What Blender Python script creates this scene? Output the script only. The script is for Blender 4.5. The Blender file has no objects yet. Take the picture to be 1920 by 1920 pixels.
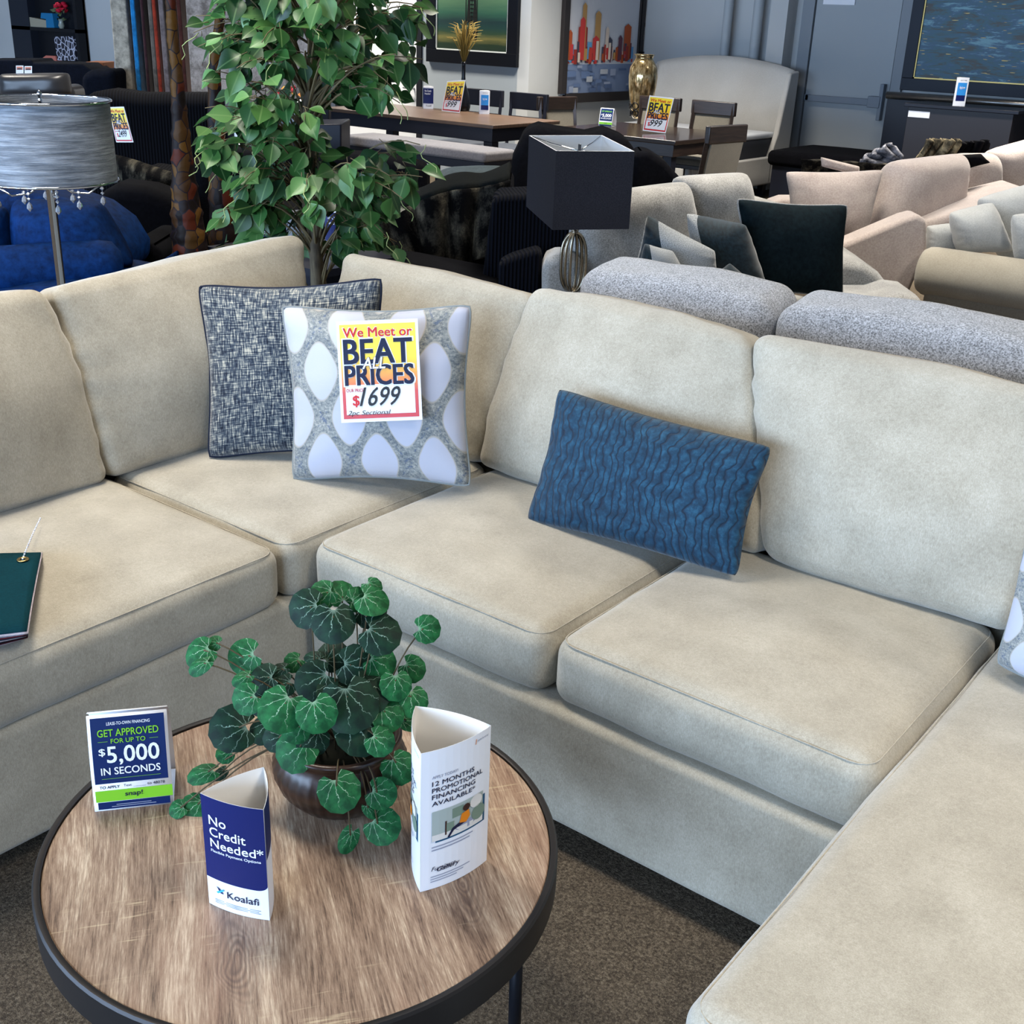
import bpy, bmesh, math, random
from mathutils import Vector, Matrix, noise
random.seed(7)
sc = bpy.context.scene
COL = sc.collection
PI = math.pi
# ------------------------------------------------------------------ camera
CAM = Vector((1.9047, -1.6703, 1.65))
FPX, PITCH, ROLL = 2190.0, math.radians(23.0), math.radians(2.2)
FH = Vector((-.60876, .79335, 0))
RT = Vector((.79335, .60876, 0))
FW = FH * math.cos(PITCH) + Vector((0, 0, -math.sin(PITCH)))
UP = RT.cross(FW)
IR = RT * math.cos(ROLL) + UP * math.sin(ROLL)
IU = -RT * math.sin(ROLL) + UP * math.cos(ROLL)
cd = bpy.data.cameras.new('camera'); cam = bpy.data.objects.new('camera', cd); COL.objects.link(cam)
cd.sensor_width = 36; cd.lens = FPX / 1920 * 36; cd.clip_end = 100
m = Matrix((IR, IU, -FW)).transposed().to_4x4(); m.translation = CAM
cam.matrix_world = m; sc.camera = cam

def ray(px, py):
    return FW + IR * ((px - 960) / FPX) + IU * ((960 - py) / FPX)
def onz(px, py, z):
    d = ray(px, py); return CAM + d * ((z - CAM.z) / d.z)
def onx(px, py, x):
    d = ray(px, py); return CAM + d * ((x - CAM.x) / d.x)
def ony(px, py, y):
    d = ray(px, py); return CAM + d * ((y - CAM.y) / d.y)
def onD(px, py, D):
    d = ray(px, py); return CAM + d * (D / d.dot(FH))
def onp(px, py, p, n):
    d = ray(px, py); return CAM + d * ((p - CAM).dot(n) / d.dot(n))

# ------------------------------------------------------------------ materials
def lin(c):
    r = []
    for v in c[:3]:
        v = v / 255.0
        r.append(v / 12.92 if v <= .04045 else ((v + .055) / 1.055) ** 2.4)
    return (*r, 1.0)
class Mat:
    def __init__(s, name, rough=.6, metal=0, spec=.5, sheen=0):
        s.m = bpy.data.materials.new(name); s.m.use_nodes = True
        s.t = s.m.node_tree; s.n = s.t.nodes; s.b = s.n['Principled BSDF']
        s.b.inputs['Roughness'].default_value = rough
        s.b.inputs['Metallic'].default_value = metal
        s.b.inputs['Specular IOR Level'].default_value = spec
        if sheen:
            s.b.inputs['Sheen Weight'].default_value = sheen
            s.b.inputs['Sheen Roughness'].default_value = .5
    def node(s, t, **k):
        n = s.n.new(t)
        for a, v in k.items():
            if a in n.inputs: n.inputs[a].default_value = v
            else: setattr(n, a, v)
        return n
    def link(s, a, b): s.t.links.new(a, b)
    def coord(s, kind='Object', scale=(1, 1, 1), rot=(0, 0, 0)):
        tc = s.n.new('ShaderNodeTexCoord'); mp = s.n.new('ShaderNodeMapping')
        mp.inputs['Scale'].default_value = scale; mp.inputs['Rotation'].default_value = rot
        s.link(tc.outputs[kind], mp.inputs['Vector']); return mp.outputs['Vector']
    def noise(s, vec, scale=5, detail=3, rough=.5, dist=0):
        n = s.n.new('ShaderNodeTexNoise'); n.inputs['Scale'].default_value = scale
        n.inputs['Detail'].default_value = detail; n.inputs['Roughness'].default_value = rough
        n.inputs['Distortion'].default_value = dist
        s.link(vec, n.inputs['Vector']); return n.outputs['Fac']
    def ramp(s, fac, stops, mode='LINEAR'):
        r = s.n.new('ShaderNodeValToRGB'); e = r.color_ramp.elements; r.color_ramp.interpolation = mode
        while len(e) < len(stops): e.new(.5)
        for i, (p, c) in enumerate(stops):
            e[i].position = p; e[i].color = lin(c) if len(c) == 3 else c
        s.link(fac, r.inputs['Fac']); return r.outputs['Color']
    def mix(s, fac, a, b, typ='MIX'):
        n = s.n.new('ShaderNodeMix'); n.data_type = 'RGBA'; n.blend_type = typ
        for i, v in ((0, fac), (6, a), (7, b)):
            if isinstance(v, (int, float)): n.inputs[i].default_value = v
            elif isinstance(v, tuple): n.inputs[i].default_value = lin(v)
            else: s.link(v, n.inputs[i])
        return n.outputs[2]
    def math(s, op, a, b=None, c=None):
        n = s.n.new('ShaderNodeMath'); n.operation = op
        for i, v in enumerate((a, b, c)):
            if v is None: continue
            if isinstance(v, (int, float)): n.inputs[i].default_value = v
            else: s.link(v, n.inputs[i])
        return n.outputs[0]
    def xyz(s, vec):
        n = s.n.new('ShaderNodeSeparateXYZ'); s.link(vec, n.inputs[0]); return n.outputs
    def col(s, v):
        if isinstance(v, tuple): s.b.inputs['Base Color'].default_value = lin(v)
        else: s.link(v, s.b.inputs['Base Color'])
        return s
    def bump(s, h, strength=.3, dist=.002):
        n = s.n.new('ShaderNodeBump'); n.inputs['Strength'].default_value = strength
        n.inputs['Distance'].default_value = dist
        s.link(h, n.inputs['Height']); s.link(n.outputs[0], s.b.inputs['Normal']); return s
def flat(name, c, rough=.6, metal=0, spec=.25):
    return Mat(name, rough, metal, spec).col(c).m
def fabric(name, c1, c2, scale=60, big=6, bump=.35, sheen=.3, rough=.95, weave=700, stretch=(1, 1, 1), lo=.35, hi=.65, bd=.001, bw=.3):
    M = Mat(name, rough, 0, .25 if sheen else .08, sheen)
    v = M.coord('Object', stretch)
    a = M.noise(v, scale, 4, .65); b = M.noise(v, big, 3, .5)
    f = M.math('ADD', M.math('MULTIPLY', a, 1-bw), M.math('MULTIPLY', b, bw))
    M.col(M.ramp(f, [(lo, c1), (hi, c2)]))
    w = M.noise(v, weave, 2, .6); M.bump(M.math('ADD', w, M.math('MULTIPLY', a, .5)), bump, bd)
    return M.m

# ------------------------------------------------------------------ objects
WM = {}
def meta(o, label=None, cat=None, group=None, kind=None):
    if label: o['label'] = label
    if cat: o['category'] = cat
    if group: o['group'] = group
    if kind: o['kind'] = kind
def thing(name, label, cat, loc=(0, 0, 0), rz=0, group=None):
    o = bpy.data.objects.new(name, None); COL.objects.link(o); o.empty_display_size = .1
    o.location = loc; o.rotation_euler = (0, 0, rz)
    WM[o] = Matrix.Translation(Vector(loc)) @ Matrix.Rotation(rz, 4, 'Z')
    meta(o, label, cat, group); return o
class MB:
    """collects vertices / faces (world coordinates unless used inside a rotated thing)"""
    def __init__(s): s.v = []; s.f = []; s.mi = []; s.uv = {}; s.cm = 0
    def add(s, vs, fs, mi=None, uvs=None):
        k = len(s.v); s.v += [Vector(p) for p in vs]
        for i, f in enumerate(fs):
            if uvs: s.uv[len(s.f)] = [uvs[j] for j in f]
            s.f.append([j + k for j in f]); s.mi.append(s.cm if mi is None else mi)
        return s
    def box(s, a, b, M=None, mi=None):
        x0, y0, z0 = a; x1, y1, z1 = b
        vs = [Vector(p) for p in ((x0,y0,z0),(x1,y0,z0),(x1,y1,z0),(x0,y1,z0),(x0,y0,z1),(x1,y0,z1),(x1,y1,z1),(x0,y1,z1))]
        if M: vs = [M @ p for p in vs]
        return s.add(vs, [(0,3,2,1),(4,5,6,7),(0,1,5,4),(1,2,6,5),(2,3,7,6),(3,0,4,7)], mi)
    def tube(s, pts, r, n=8, mi=None, cap=True, rs=None):
        pts = [Vector(p) for p in pts]; N = len(pts); rings = []
        up = None; vs = []
        for i, p in enumerate(pts):
            t = (pts[min(i+1, N-1)] - pts[max(i-1, 0)])
            t = t.normalized() if t.length > 1e-9 else Vector((0, 0, 1))
            if up is None:
                up = Vector((0, 0, 1)) if abs(t.z) < .9 else Vector((1, 0, 0))
            b = t.cross(up)
            b = b.normalized() if b.length > 1e-6 else t.orthogonal().normalized()
            up = b.cross(t).normalized()
            R = rs[i] if rs else r
            for k in range(n):
                a = 2 * PI * k / n
                vs.append(p + (b * math.cos(a) + up * math.sin(a)) * R)
        fs = []
        for i in range(N - 1):
            for k in range(n):
                k2 = (k + 1) % n
                fs.append((i*n+k, i*n+k2, (i+1)*n+k2, (i+1)*n+k))
        if cap:
            fs.append(tuple(range(n-1, -1, -1))); fs.append(tuple(range((N-1)*n, N*n)))
        return s.add(vs, fs, mi)
    def lathe(s, prof, c, n=32, mi=None, M=None, ripple=None, closed=False):
        c = Vector(c); vs = []; uvs = []
        for j, (r, z) in enumerate(prof):
            for k in range(n):
                a = 2 * PI * k / n
                rr = r * (1 + (ripple(a, z) if ripple else 0))
                p = Vector((rr*math.cos(a), rr*math.sin(a), z))
                if M: p = M @ p
                vs.append(c + p)
        fs = []
        for j in range(len(prof) - 1):
            for k in range(n):
                k2 = (k+1) % n
                fs.append((j*n+k, j*n+k2, (j+1)*n+k2, (j+1)*n+k))
        if not closed:
            if prof[0][0] > 1e-5: fs.append(tuple(range(n-1, -1, -1)))
            if prof[-1][0] > 1e-5: fs.append(tuple(range((len(prof)-1)*n, len(prof)*n)))
        return s.add(vs, fs, mi)
    def grid(s, fn, nu, nv, mi=None, uv=True, flip=False, uvf=None):
        vs = []; uvs = []
        for j in range(nv + 1):
            for i in range(nu + 1):
                u, v = i / nu, j / nv
                vs.append(fn(u, v)); uvs.append(uvf(u, v) if uvf else (u, v))
        fs = []
        for j in range(nv):
            for i in range(nu):
                a = j*(nu+1)+i; q = (a, a+1, a+nu+2, a+nu+1)
                fs.append(q[::-1] if flip else q)
        return s.add(vs, fs, mi, uvs if uv else None)
    def prism(s, poly, ext, mi=None):
        """closed polygon (3D points) swept by vector ext"""
        n = len(poly); poly = [Vector(p) for p in poly]; ext = Vector(ext)
        vs = poly + [p + ext for p in poly]
        fs = [tuple(range(n-1, -1, -1)), tuple(range(n, 2*n))]
        for i in range(n):
            j = (i+1) % n; fs.append((i, j, n+j, n+i))
        return s.add(vs, fs, mi)
def obj(name, mb, mats, parent=None, smooth=True, label=None, cat=None, group=None, kind=None, loc=None, local=False, weld=True, bevel=0, angle=None, solid=0, subsurf=0):
    if not isinstance(mats, (list, tuple)): mats = [mats]
    V = mb.v
    if parent is not None:
        if not local:
            inv = WM[parent].inverted(); V = [inv @ p for p in V]
        W = WM[parent].copy(); L = Vector((0, 0, 0))
    else:
        if loc is None:
            xs = [p.x for p in V]; ys = [p.y for p in V]; zs = [p.z for p in V]
            L = Vector(((min(xs)+max(xs))/2, (min(ys)+max(ys))/2, min(zs)))
        else: L = Vector(loc)
        V = [p - L for p in V]; W = Matrix.Translation(L)
    me = bpy.data.meshes.new(name)
    me.from_pydata([tuple(p) for p in V], [], mb.f)
    for mt in mats: me.materials.append(mt)
    for i, p in enumerate(me.polygons):
        p.material_index = mb.mi[i]; p.use_smooth = smooth
    if mb.uv:
        ul = me.uv_layers.new(name='UVMap')
        for i, p in enumerate(me.polygons):
            if i in mb.uv:
                for k, li in enumerate(p.loop_indices): ul.data[li].uv = mb.uv[i][k]
    if weld and smooth:
        bm = bmesh.new(); bm.from_mesh(me)
        bmesh.ops.remove_doubles(bm, verts=bm.verts, dist=1e-5)
        bmesh.ops.recalc_face_normals(bm, faces=bm.faces)
        bm.to_mesh(me); bm.free()
    o = bpy.data.objects.new(name, me); COL.objects.link(o)
    o.location = L
    if parent is not None: o.parent = parent
    WM[o] = W
    if smooth and angle is not None:
        me.set_sharp_from_angle(angle=math.radians(angle))
    if solid:
        md = o.modifiers.new('solid', 'SOLIDIFY'); md.thickness = solid; md.offset = 0
    if bevel >= .02:
        for p in me.polygons: p.use_smooth = True
        md = o.modifiers.new('bevel', 'BEVEL'); md.width = bevel; md.segments = 6; md.harden_normals = True; md.limit_method = 'ANGLE'; md.angle_limit = math.radians(35)
    elif bevel:
        md = o.modifiers.new('bevel', 'BEVEL'); md.width = bevel; md.segments = 3; md.limit_method = 'ANGLE'; md.angle_limit = math.radians(35)
        me.set_sharp_from_angle(angle=math.radians(50)) if not smooth else None
    if subsurf:
        md = o.modifiers.new('sub', 'SUBSURF'); md.levels = subsurf; md.render_levels = subsurf
    meta(o, label, cat, group, kind)
    return o
def copy_tree(o, parent=None):
    c = o.copy(); COL.objects.link(c); c.parent = parent
    for ch in list(o.children): copy_tree(ch, c)
    return c
def RX(a): return Matrix.Rotation(a, 4, 'X')
def RY(a): return Matrix.Rotation(a, 4, 'Y')
def RZ(a): return Matrix.Rotation(a, 4, 'Z')
def T(x, y=None, z=None): return Matrix.Translation(Vector(x) if y is None else Vector((x, y, z)))

# ---------------------------------------------------------------- soft shapes
def axis_samples(h, r, n):
    k = 5; r = min(r, h * .98); s = []
    for i in range(k + 1): s.append(h - r + r * math.tan(PI/4 * i / k))
    core = max(1, n); a = [-(h - r) + 2 * (h - r) * i / core for i in range(core + 1)]
    return sorted([-q for q in s[1:]] + a + s[1:])
def soft_points(size, r, n=14, crown=(0, 0, 0), nz=0, nf=3, seed=0, fn=None, wr=0):
    """rounded, stuffed box: returns verts, faces, uvs ; size are full sizes"""
    H = [q / 2 for q in size]
    seg = [max(2, min(n, int(n * H[i] / max(H)))) for i in range(3)]
    S = [axis_samples(H[i], r, seg[i]) for i in range(3)]
    vs, fs, uvs = [], [], []
    so = Vector((seed * 7.3, seed * 3.1, seed * 1.7))
    for ax in range(3):
        b, c = [(1, 2), (2, 0), (0, 1)][ax]
        for sg in (-1, 1):
            k = len(vs); nb, nc = len(S[b]), len(S[c])
            for j in range(nc):
                for i in range(nb):
                    p = [0, 0, 0]; p[ax] = sg * H[ax]; p[b] = S[b][i]; p[c] = S[c][j]
                    core = [max(-(H[q]-r), min(H[q]-r, p[q])) for q in range(3)]
                    d = Vector([p[q]-core[q] for q in range(3)])
                    nrm = d.normalized(); P = Vector(core) + nrm * r
                    t = [max(-1, min(1, P[q]/H[q])) for q in range(3)]
                    for q in range(3):
                        o1, o2 = [(1, 2), (2, 0), (0, 1)][q]
                        P[q] += (1 if t[q] > 0 else -1) * abs(t[q])**3 * crown[q] * (1-t[o1]**2) * (1-t[o2]**2)
                    if nz: P += nrm * nz * noise.fractal(P * nf + so, 1.0, 2.0, 3)
                    if wr:   # tension wrinkles near the vertical side seams
                        e = abs(t[0])**4
                        P += nrm * wr * e * math.sin(P.z * 60 + 6 * noise.noise(P * 6 + so))
                    if fn: P = fn(P)
                    vs.append(P); uvs.append(((t[0]+1)/2, (t[2]+1)/2))
            for j in range(nc-1):
                for i in range(nb-1):
                    a = k + j*nb + i; q = (a, a+1, a+nb+1, a+nb)
                    fs.append(q if sg > 0 else q[::-1])
    return vs, fs, uvs
def soft(name, mat, parent, M, size, r, n=14, crown=(0, 0, 0), nz=0, nf=3, seed=0, fn=None, wr=0, seam=None, mb=None, **kw):
    vs, fs, uvs = soft_points(size, r, n, crown, nz, nf, seed, fn, wr)
    B = mb or MB(); B.add([M @ p for p in vs], fs, None, uvs)
    if seam:
        H = [q/2 for q in size]; e = r * .25
        def loop(z):
            pts = []
            hx, hy = H[0] - e, H[1] - e; rr = r * .9
            corners = [(hx-rr, hy-rr, 0), (-(hx-rr), hy-rr, PI/2), (-(hx-rr), -(hy-rr), PI), (hx-rr, -(hy-rr), 1.5*PI)]
            for ci, (cx, cy, a0) in enumerate(corners):
                for k in range(5):
                    a = a0 + PI/2 * k/4; pts.append(Vector((cx+rr*math.cos(a), cy+rr*math.sin(a), z)))
                nx, ny, na = corners[(ci+1) % 4]
                p0 = pts[-1]; p1 = Vector((nx+rr*math.cos(na), ny+rr*math.sin(na), z))
                for k in range(1, 10): pts.append(p0.lerp(p1, k/10))
            pts.append(pts[0].copy()); 
            if fn: pts = [fn(p) for p in pts]
            return [M @ p for p in pts]
        B.tube(loop(H[2]-e), seam, 6, cap=False)
    if mb: return None
    return obj(name, B, mat, parent, True, **kw)
def pillow(name, mat, parent, C4, thick, concave=.06, flatp=2.2, n=22, nz=.004, nf=9, seed=0, pipe=0, pipe_mat=None, sag=0, normal_away=False, wrk=0, **kw):
    """throw pillow spanned by four 3D corners: TL, TR, BR, BL"""
    TL, TR, BR, BL = [Vector(p) for p in C4]
    so = Vector((seed*5.1, seed*2.7, seed))
    nrm = (TR - TL + BR - BL).cross(TL - BL + TR - BR).normalized()
    def base(u, v):
        a, b = 2*u-1, 2*v-1
        cr_ = 1 - .05*abs(a*b)**7
        a2 = a * (1 - concave * (1 - b*b)) * cr_; b2 = b * (1 - concave * (1 - a*a)) * cr_
        uu, vv = (a2+1)/2, (b2+1)/2
        p = BL.lerp(BR, uu).lerp(TL.lerp(TR, uu), vv)
        if sag: p = p + (BL - TL).normalized() * sag * max(0, b) * (1 - a*a)
        return p, a, b
    def prof(a, b):
        return max(0, (1-abs(a)**flatp)*(1-abs(b)**flatp))**.5
    B = MB()
    W = (TR - TL).length
    for sg in (1, -1):
        def fn(u, v):
            p, a, b = base(u, v); h = prof(a, b)
            e = nz * noise.fractal(p * nf + so, 1, 2, 3) * min(1, h*3)
            if wrk: e += wrk * (max(abs(a), abs(b))**3) * math.sin(14 * math.atan2(b, a) + 5*noise.noise(p*8+so)) * min(1, h*4)
            return p + nrm * sg * (thick/2 * h + e)
        def fe(u, v):   # denser samples near the rim
            u2 = .5 - .5*math.cos(PI*u); v2 = .5 - .5*math.cos(PI*v)
            return fn(.5*u+.5*u2, .5*v+.5*v2)
        B.grid(fe, n, n, flip=(sg < 0), uvf=lambda u, v: (.5*u+.25-.25*math.cos(PI*u), .5*v+.25-.25*math.cos(PI*v)))
    o = obj(name, B, mat, parent, True, **kw)
    if pipe:
        P = MB(); pts = []
        N = 24
        for k in range(N): pts.append(base(k/N, 1)[0])
        for k in range(N): pts.append(base(1, 1-k/N)[0])
        for k in range(N): pts.append(base(1-k/N, 0)[0])
        for k in range(N+1): pts.append(base(0, k/N)[0])
        P.tube(pts, pipe, 6, cap=False)
        obj('piping', P, pipe_mat or mat, o, True)
    return o

# ---------------------------------------------------------------- text on cards
_tc = {}
def glyphs(s, bold=0, shear=0, space=1.0):
    k = (s, bold, shear, space)
    if k in _tc: return _tc[k]
    cu = bpy.data.curves.new('t', 'FONT'); cu.body = s; cu.size = 1; cu.offset = bold; cu.resolution_u = 3; cu.shear = shear
    cu.space_character = space; cu.space_line = .8
    o = bpy.data.objects.new('t', cu); COL.objects.link(o)
    dg = bpy.context.evaluated_depsgraph_get(); dg.update()
    me = bpy.data.meshes.new_from_object(o.evaluated_get(dg))
    vs = [v.co.copy() for v in me.vertices]; fs = [tuple(p.vertices) for p in me.polygons]
    x0 = min(v.x for v in vs); x1 = max(v.x for v in vs); y0 = min(v.y for v in vs); y1 = max(v.y for v in vs)
    vs = [((v.x-x0)/(x1-x0), (v.y-y0)/(y1-y0)) for v in vs]
    bpy.data.objects.remove(o); bpy.data.curves.remove(cu); bpy.data.meshes.remove(me)
    _tc[k] = (vs, fs, (x1-x0)/(y1-y0)); return _tc[k]
class Card:
    """printed card: map(u, v, off) -> 3D ; u right, v down, both 0..1"""
    def __init__(s, fn, eps=.0004): s.fn = fn; s.B = MB(); s.mats = []; s.eps = eps; s.lay = 1
    def mi(s, mat):
        if mat not in s.mats: s.mats.append(mat)
        return s.mats.index(mat)
    def rect(s, u0, v0, u1, v1, mat, nu=6, nv=6, lay=None):
        lay = s.lay if lay is None else lay; o = s.eps * lay
        s.B.grid(lambda a, b: s.fn(u0+(u1-u0)*a, v1+(v0-v1)*b, o), nu, nv, s.mi(mat)); return s
    def poly(s, pts, mat, lay=None):
        lay = s.lay if lay is None else lay
        s.B.add([s.fn(u, v, s.eps*lay) for u, v in pts], [tuple(range(len(pts)))], s.mi(mat)); return s
    def text(s, t, u0, v0, u1, v1, mat, bold=0, shear=0, lay=None, space=1.0, slope=0):
        if bold > .012:      # heavier strokes: overprint with tiny shifts
            hv = (v1-v0)*bold*.9; hu = hv*.8
            for k, (du, dv) in enumerate(((-hu, -hv*.5), (hu, -hv*.5), (-hu, hv*.5), (hu, hv*.5), (0, 0))):
                s.text(t, u0+du, v0+dv, u1+du, v1+dv, mat, 0, shear, (s.lay+1 if lay is None else lay)+.08*k, space, slope)
            return s
        lay = (s.lay + 1) if lay is None else lay
        vs, fs, _ = glyphs(t, bold, shear, space)
        s.B.add([s.fn(u0+(u1-u0)*x, v1+(v0-v1)*y + slope*x, s.eps*lay) for x, y in vs], fs, s.mi(mat)); return s
    def disc(s, u, v, ru, rv, mat, n=16, lay=None):
        return s.poly([(u+ru*math.cos(2*PI*k/n), v-rv*math.sin(2*PI*k/n)) for k in range(n)], mat, lay)
    def done(s, name, parent, **kw):
        return obj(name, s.B, s.mats, parent, False, weld=False, **kw)
def bilin(TL, TR, BR, BL, n=None):
    TL, TR, BR, BL = map(Vector, (TL, TR, BR, BL))
    nn = (TR-TL).cross(TL-BL).normalized()
    return lambda u, v, o: TL.lerp(TR, u).lerp(BL.lerp(BR, u), v) + nn * o
# ================================================================ materials
BEIGE = None
def make_beige():
    M = Mat('beige_chenille', .95, 0, .2, .35)
    v = M.coord('Object')
    v2 = M.coord('Object', (1, 1, .35))
    a = M.noise(v, 120, 4, .75); b = M.noise(v, 8, 4, .6); c = M.noise(v2, 420, 2, .7)
    f = M.math('ADD', M.math('MULTIPLY', a, .30), M.math('ADD', M.math('MULTIPLY', b, .35), M.math('MULTIPLY', c, .35)))
    M.col(M.ramp(f, [(.34, (146, 138, 121)), (.5, (170, 162, 145)), (.66, (191, 184, 168))]))
    w = M.noise(v, 600, 2, .6)
    M.bump(M.math('ADD', w, M.math('MULTIPLY', a, .6)), .4, .0012)
    return M.m
BEIGE = make_beige()
GREYF = fabric('grey_boucle', (108, 110, 112), (206, 208, 214), 230, 30, .6, .4, .95, 520, lo=.38, hi=.62, bd=.003, bw=.08)
GREYF2 = fabric('grey_tweed', (108, 107, 104), (166, 165, 162), 200, 10, .4, .3, .95, 500, lo=.36, hi=.62)
PINKF = fabric('blush_chenille', (156, 142, 136), (186, 174, 167), 120, 10, .3, .35, .95, 500)
CREAMF = fabric('cream_linen', (150, 143, 129), (170, 164, 150), 180, 10, .25, .25, .95, 600)
ICEF = fabric('pale_grey_linen', (156, 158, 157), (182, 184, 183), 160, 8, .3, .3, .95, 500)
DTEAL = fabric('dark_teal_velvet', (6, 15, 20), (15, 29, 34), 60, 8, .3, 0, .9, 500)
BLACKF = fabric('black_velvet', (3, 3, 6), (10, 11, 16), 60, 8, .4, .0, .95, 400)
NAVYF = fabric('navy_velvet', (5, 8, 16), (12, 17, 28), 60, 8, .4, .0, .95, 400)
BLUEV = fabric('royal_blue_velvet', (2, 24, 58), (8, 46, 98), 30, 5, .25, 0, .7, 400)
CHROME = flat('chrome', (225, 226, 230), .08, 1)
DKMETAL = flat('dark_bronze_metal', (52, 50, 50), .38, .6)
BLKMETAL = flat('black_metal', (24, 26, 32), .4, .5)
WHITEP = flat('white_card', (232, 234, 240), .45)
INNERP = flat('card_inside', (222, 219, 214), .6)
NAVYP = flat('navy_print', (20, 30, 86), .45)
NAVY2 = flat('deep_navy_print', (12, 36, 86), .45)
GREENP = flat('lime_print', (128, 196, 48), .4)
INKP = flat('ink_print', (26, 30, 60), .5)
GREYINK = flat('grey_print', (150, 155, 175), .5)
REDP = flat('red_print', (205, 40, 44), .45)
BLACKP = flat('black_marker', (18, 18, 20), .4)
DKWOOD = Mat('espresso_wood', .35)
DKWOOD.col(DKWOOD.ramp(DKWOOD.noise(DKWOOD.coord('Object', (3, 3, 30)), 3, 4), [(.3, (26, 19, 17)), (.7, (46, 35, 30))])); DKWOOD = DKWOOD.m
BLKWOOD = flat('black_wood', (22, 24, 34), .4)
WALLG = Mat('grey_wall_paint', .85)
WALLG.col(WALLG.ramp(WALLG.noise(WALLG.coord('Object'), 1.5, 3), [(.3, (184, 186, 186)), (.7, (190, 192, 192))])); WALLG = WALLG.m
WALLL = flat('light_grey_wall_paint', (150, 158, 164), .85)
WHITEPAINT = flat('white_paint', (225, 228, 232), .7)

# ================================================================ the room
def struct(name, mb, mat, **k): return obj(name, mb, mat, None, False, kind='structure', weld=False, **k)
M = Mat('speckled_carpet', 1.0, 0, .1)
v = M.coord('Object')
a = M.noise(v, 190, 3, .85); b = M.noise(v, 3, 3, .5)
M.col(M.mix(M.math('MULTIPLY', b, .5), M.ramp(a, [(.36, (44, 38, 32)), (.5, (88, 78, 66)), (.66, (136, 124, 106))]), (76, 68, 58)))
M.bump(a, .9, .006); CARPET = M.m
struct('floor', MB().box((-16, -7, -.05), (9, 12, 0)), CARPET)
struct('ceiling', MB().box((-16, -7, 3.6), (9, 12, 3.65)), flat('ceiling_grey', (110, 110, 112), .9))
YD = 10.6; XC = -5.9; YS = 8.5
struct('wall_back', MB().box((XC, YD, 0), (9, YD+.15, 3.6)), WALLG)
struct('wall_side', MB().box((XC-.15, YS, 0), (XC, YD+.15, 3.6)), WALLG)
struct('wall_painting', MB().box((-7.45, YS, 0), (XC-.15, YS+.15, 3.6)), WALLL)
struct('wall_left', MB().box((-16, 7.0, 0), (-9.2, 7.15, 3.6)), WALLG)
struct('wall_far_left', MB().box((-16.15, -7, 0), (-16, 7, 3.6)), WALLG)
struct('wall_right', MB().box((9, -7, 0), (9.15, 12, 3.6)), WALLG)
fr = MB()
for x in (-16, -12, -8, -4, 0, 4, 8.8): fr.box((x, -7.1, 0), (x+.2, -6.95, 3.2))
fr.box((-16, -7.1, 0), (9, -6.95, .3)); fr.box((-16, -7.1, 3.1), (9, -6.95, 3.6))
struct('window_1', fr, BLKMETAL)

def area(name, loc, size, power, color, rot=(0, 0, 0), spread=None):
    l = bpy.data.lights.new(name, 'AREA'); l.shape = 'RECTANGLE'; l.size, l.size_y = size; l.energy = power; l.color = color
    o = bpy.data.objects.new(name, l); COL.objects.link(o); o.location = loc; o.rotation_euler = rot
    if spread: l.spread = math.radians(spread)
    return o
# ceiling fluorescents
WARM = (1.0, .93, .82)
for ix, x in enumerate((-12.5, -8.5, -4.6, -.9, 2.8)):
    for iy, y in enumerate((-3.6, -.2, 3.3, 7.2)):
        p = (26, 66, 110, 225)[iy]
        area('ceiling_panel', (x, y, 3.55), (1.25, .62), p, WARM, spread=112)
# daylight through the shop windows behind the camera
for x in (-12, -8, -4, 0):
    area('window_daylight', (x+2.1, -6.8, 1.7), (3.6, 2.6), 640, (.50, .70, 1.0), (math.radians(90), 0, 0))
w = bpy.data.worlds.new('world'); sc.world = w; w.use_nodes = True
w.node_tree.nodes['Background'].inputs[0].default_value = (.7, .82, 1, 1); w.node_tree.nodes['Background'].inputs[1].default_value = .2

# ================================================================ sectional sofa
SOFA = thing('sectional_sofa', 'large beige chenille U-shaped sectional sofa wrapping around the round coffee table', 'sofa', (0, 0, 0))
SZ, SB = .50, .345
def seatc(x0, x1, y0, y1, seed, name='seat_cushion', r=.045, crown=.022, zt=SZ, zb=SB, fn=None, inner=(0, 0, 0, 0)):
    return soft(name, BEIGE, SOFA, T((x0+x1)/2, (y0+y1)/2, (zt+zb)/2), (x1-x0-.004, y1-y0-.004, zt-zb), r, 20,
                (.006, .006, crown), .0035, 5, seed, seam=.0015, fn=fn)
seatc(-.72, .0, -1.10, -.045, 1)
seatc(-.72, -.004, -.04, .72, 2)
seatc(.004, .705, .02, .72, 3)
seatc(.71, 1.40, .025, .72, 4)
seatc(1.405, 2.25, -.64, .72, 5)
def basebox(x0, x1, y0, y1, z0=.065, z1=SB+.005, seed=0, r=.025, name='base'):
    return soft(name, BEIGE, SOFA, T((x0+x1)/2, (y0+y1)/2, (z0+z1)/2), (x1-x0, y1-y0, z1-z0), r, 20, (0, 0, 0), .003, 4, seed)
basebox(-.95, -.01, -1.12, .95, seed=11)
basebox(-.0, 1.40, .015, .95, seed=12)
basebox(1.40, 2.35, -.66, .95, seed=13)
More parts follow.
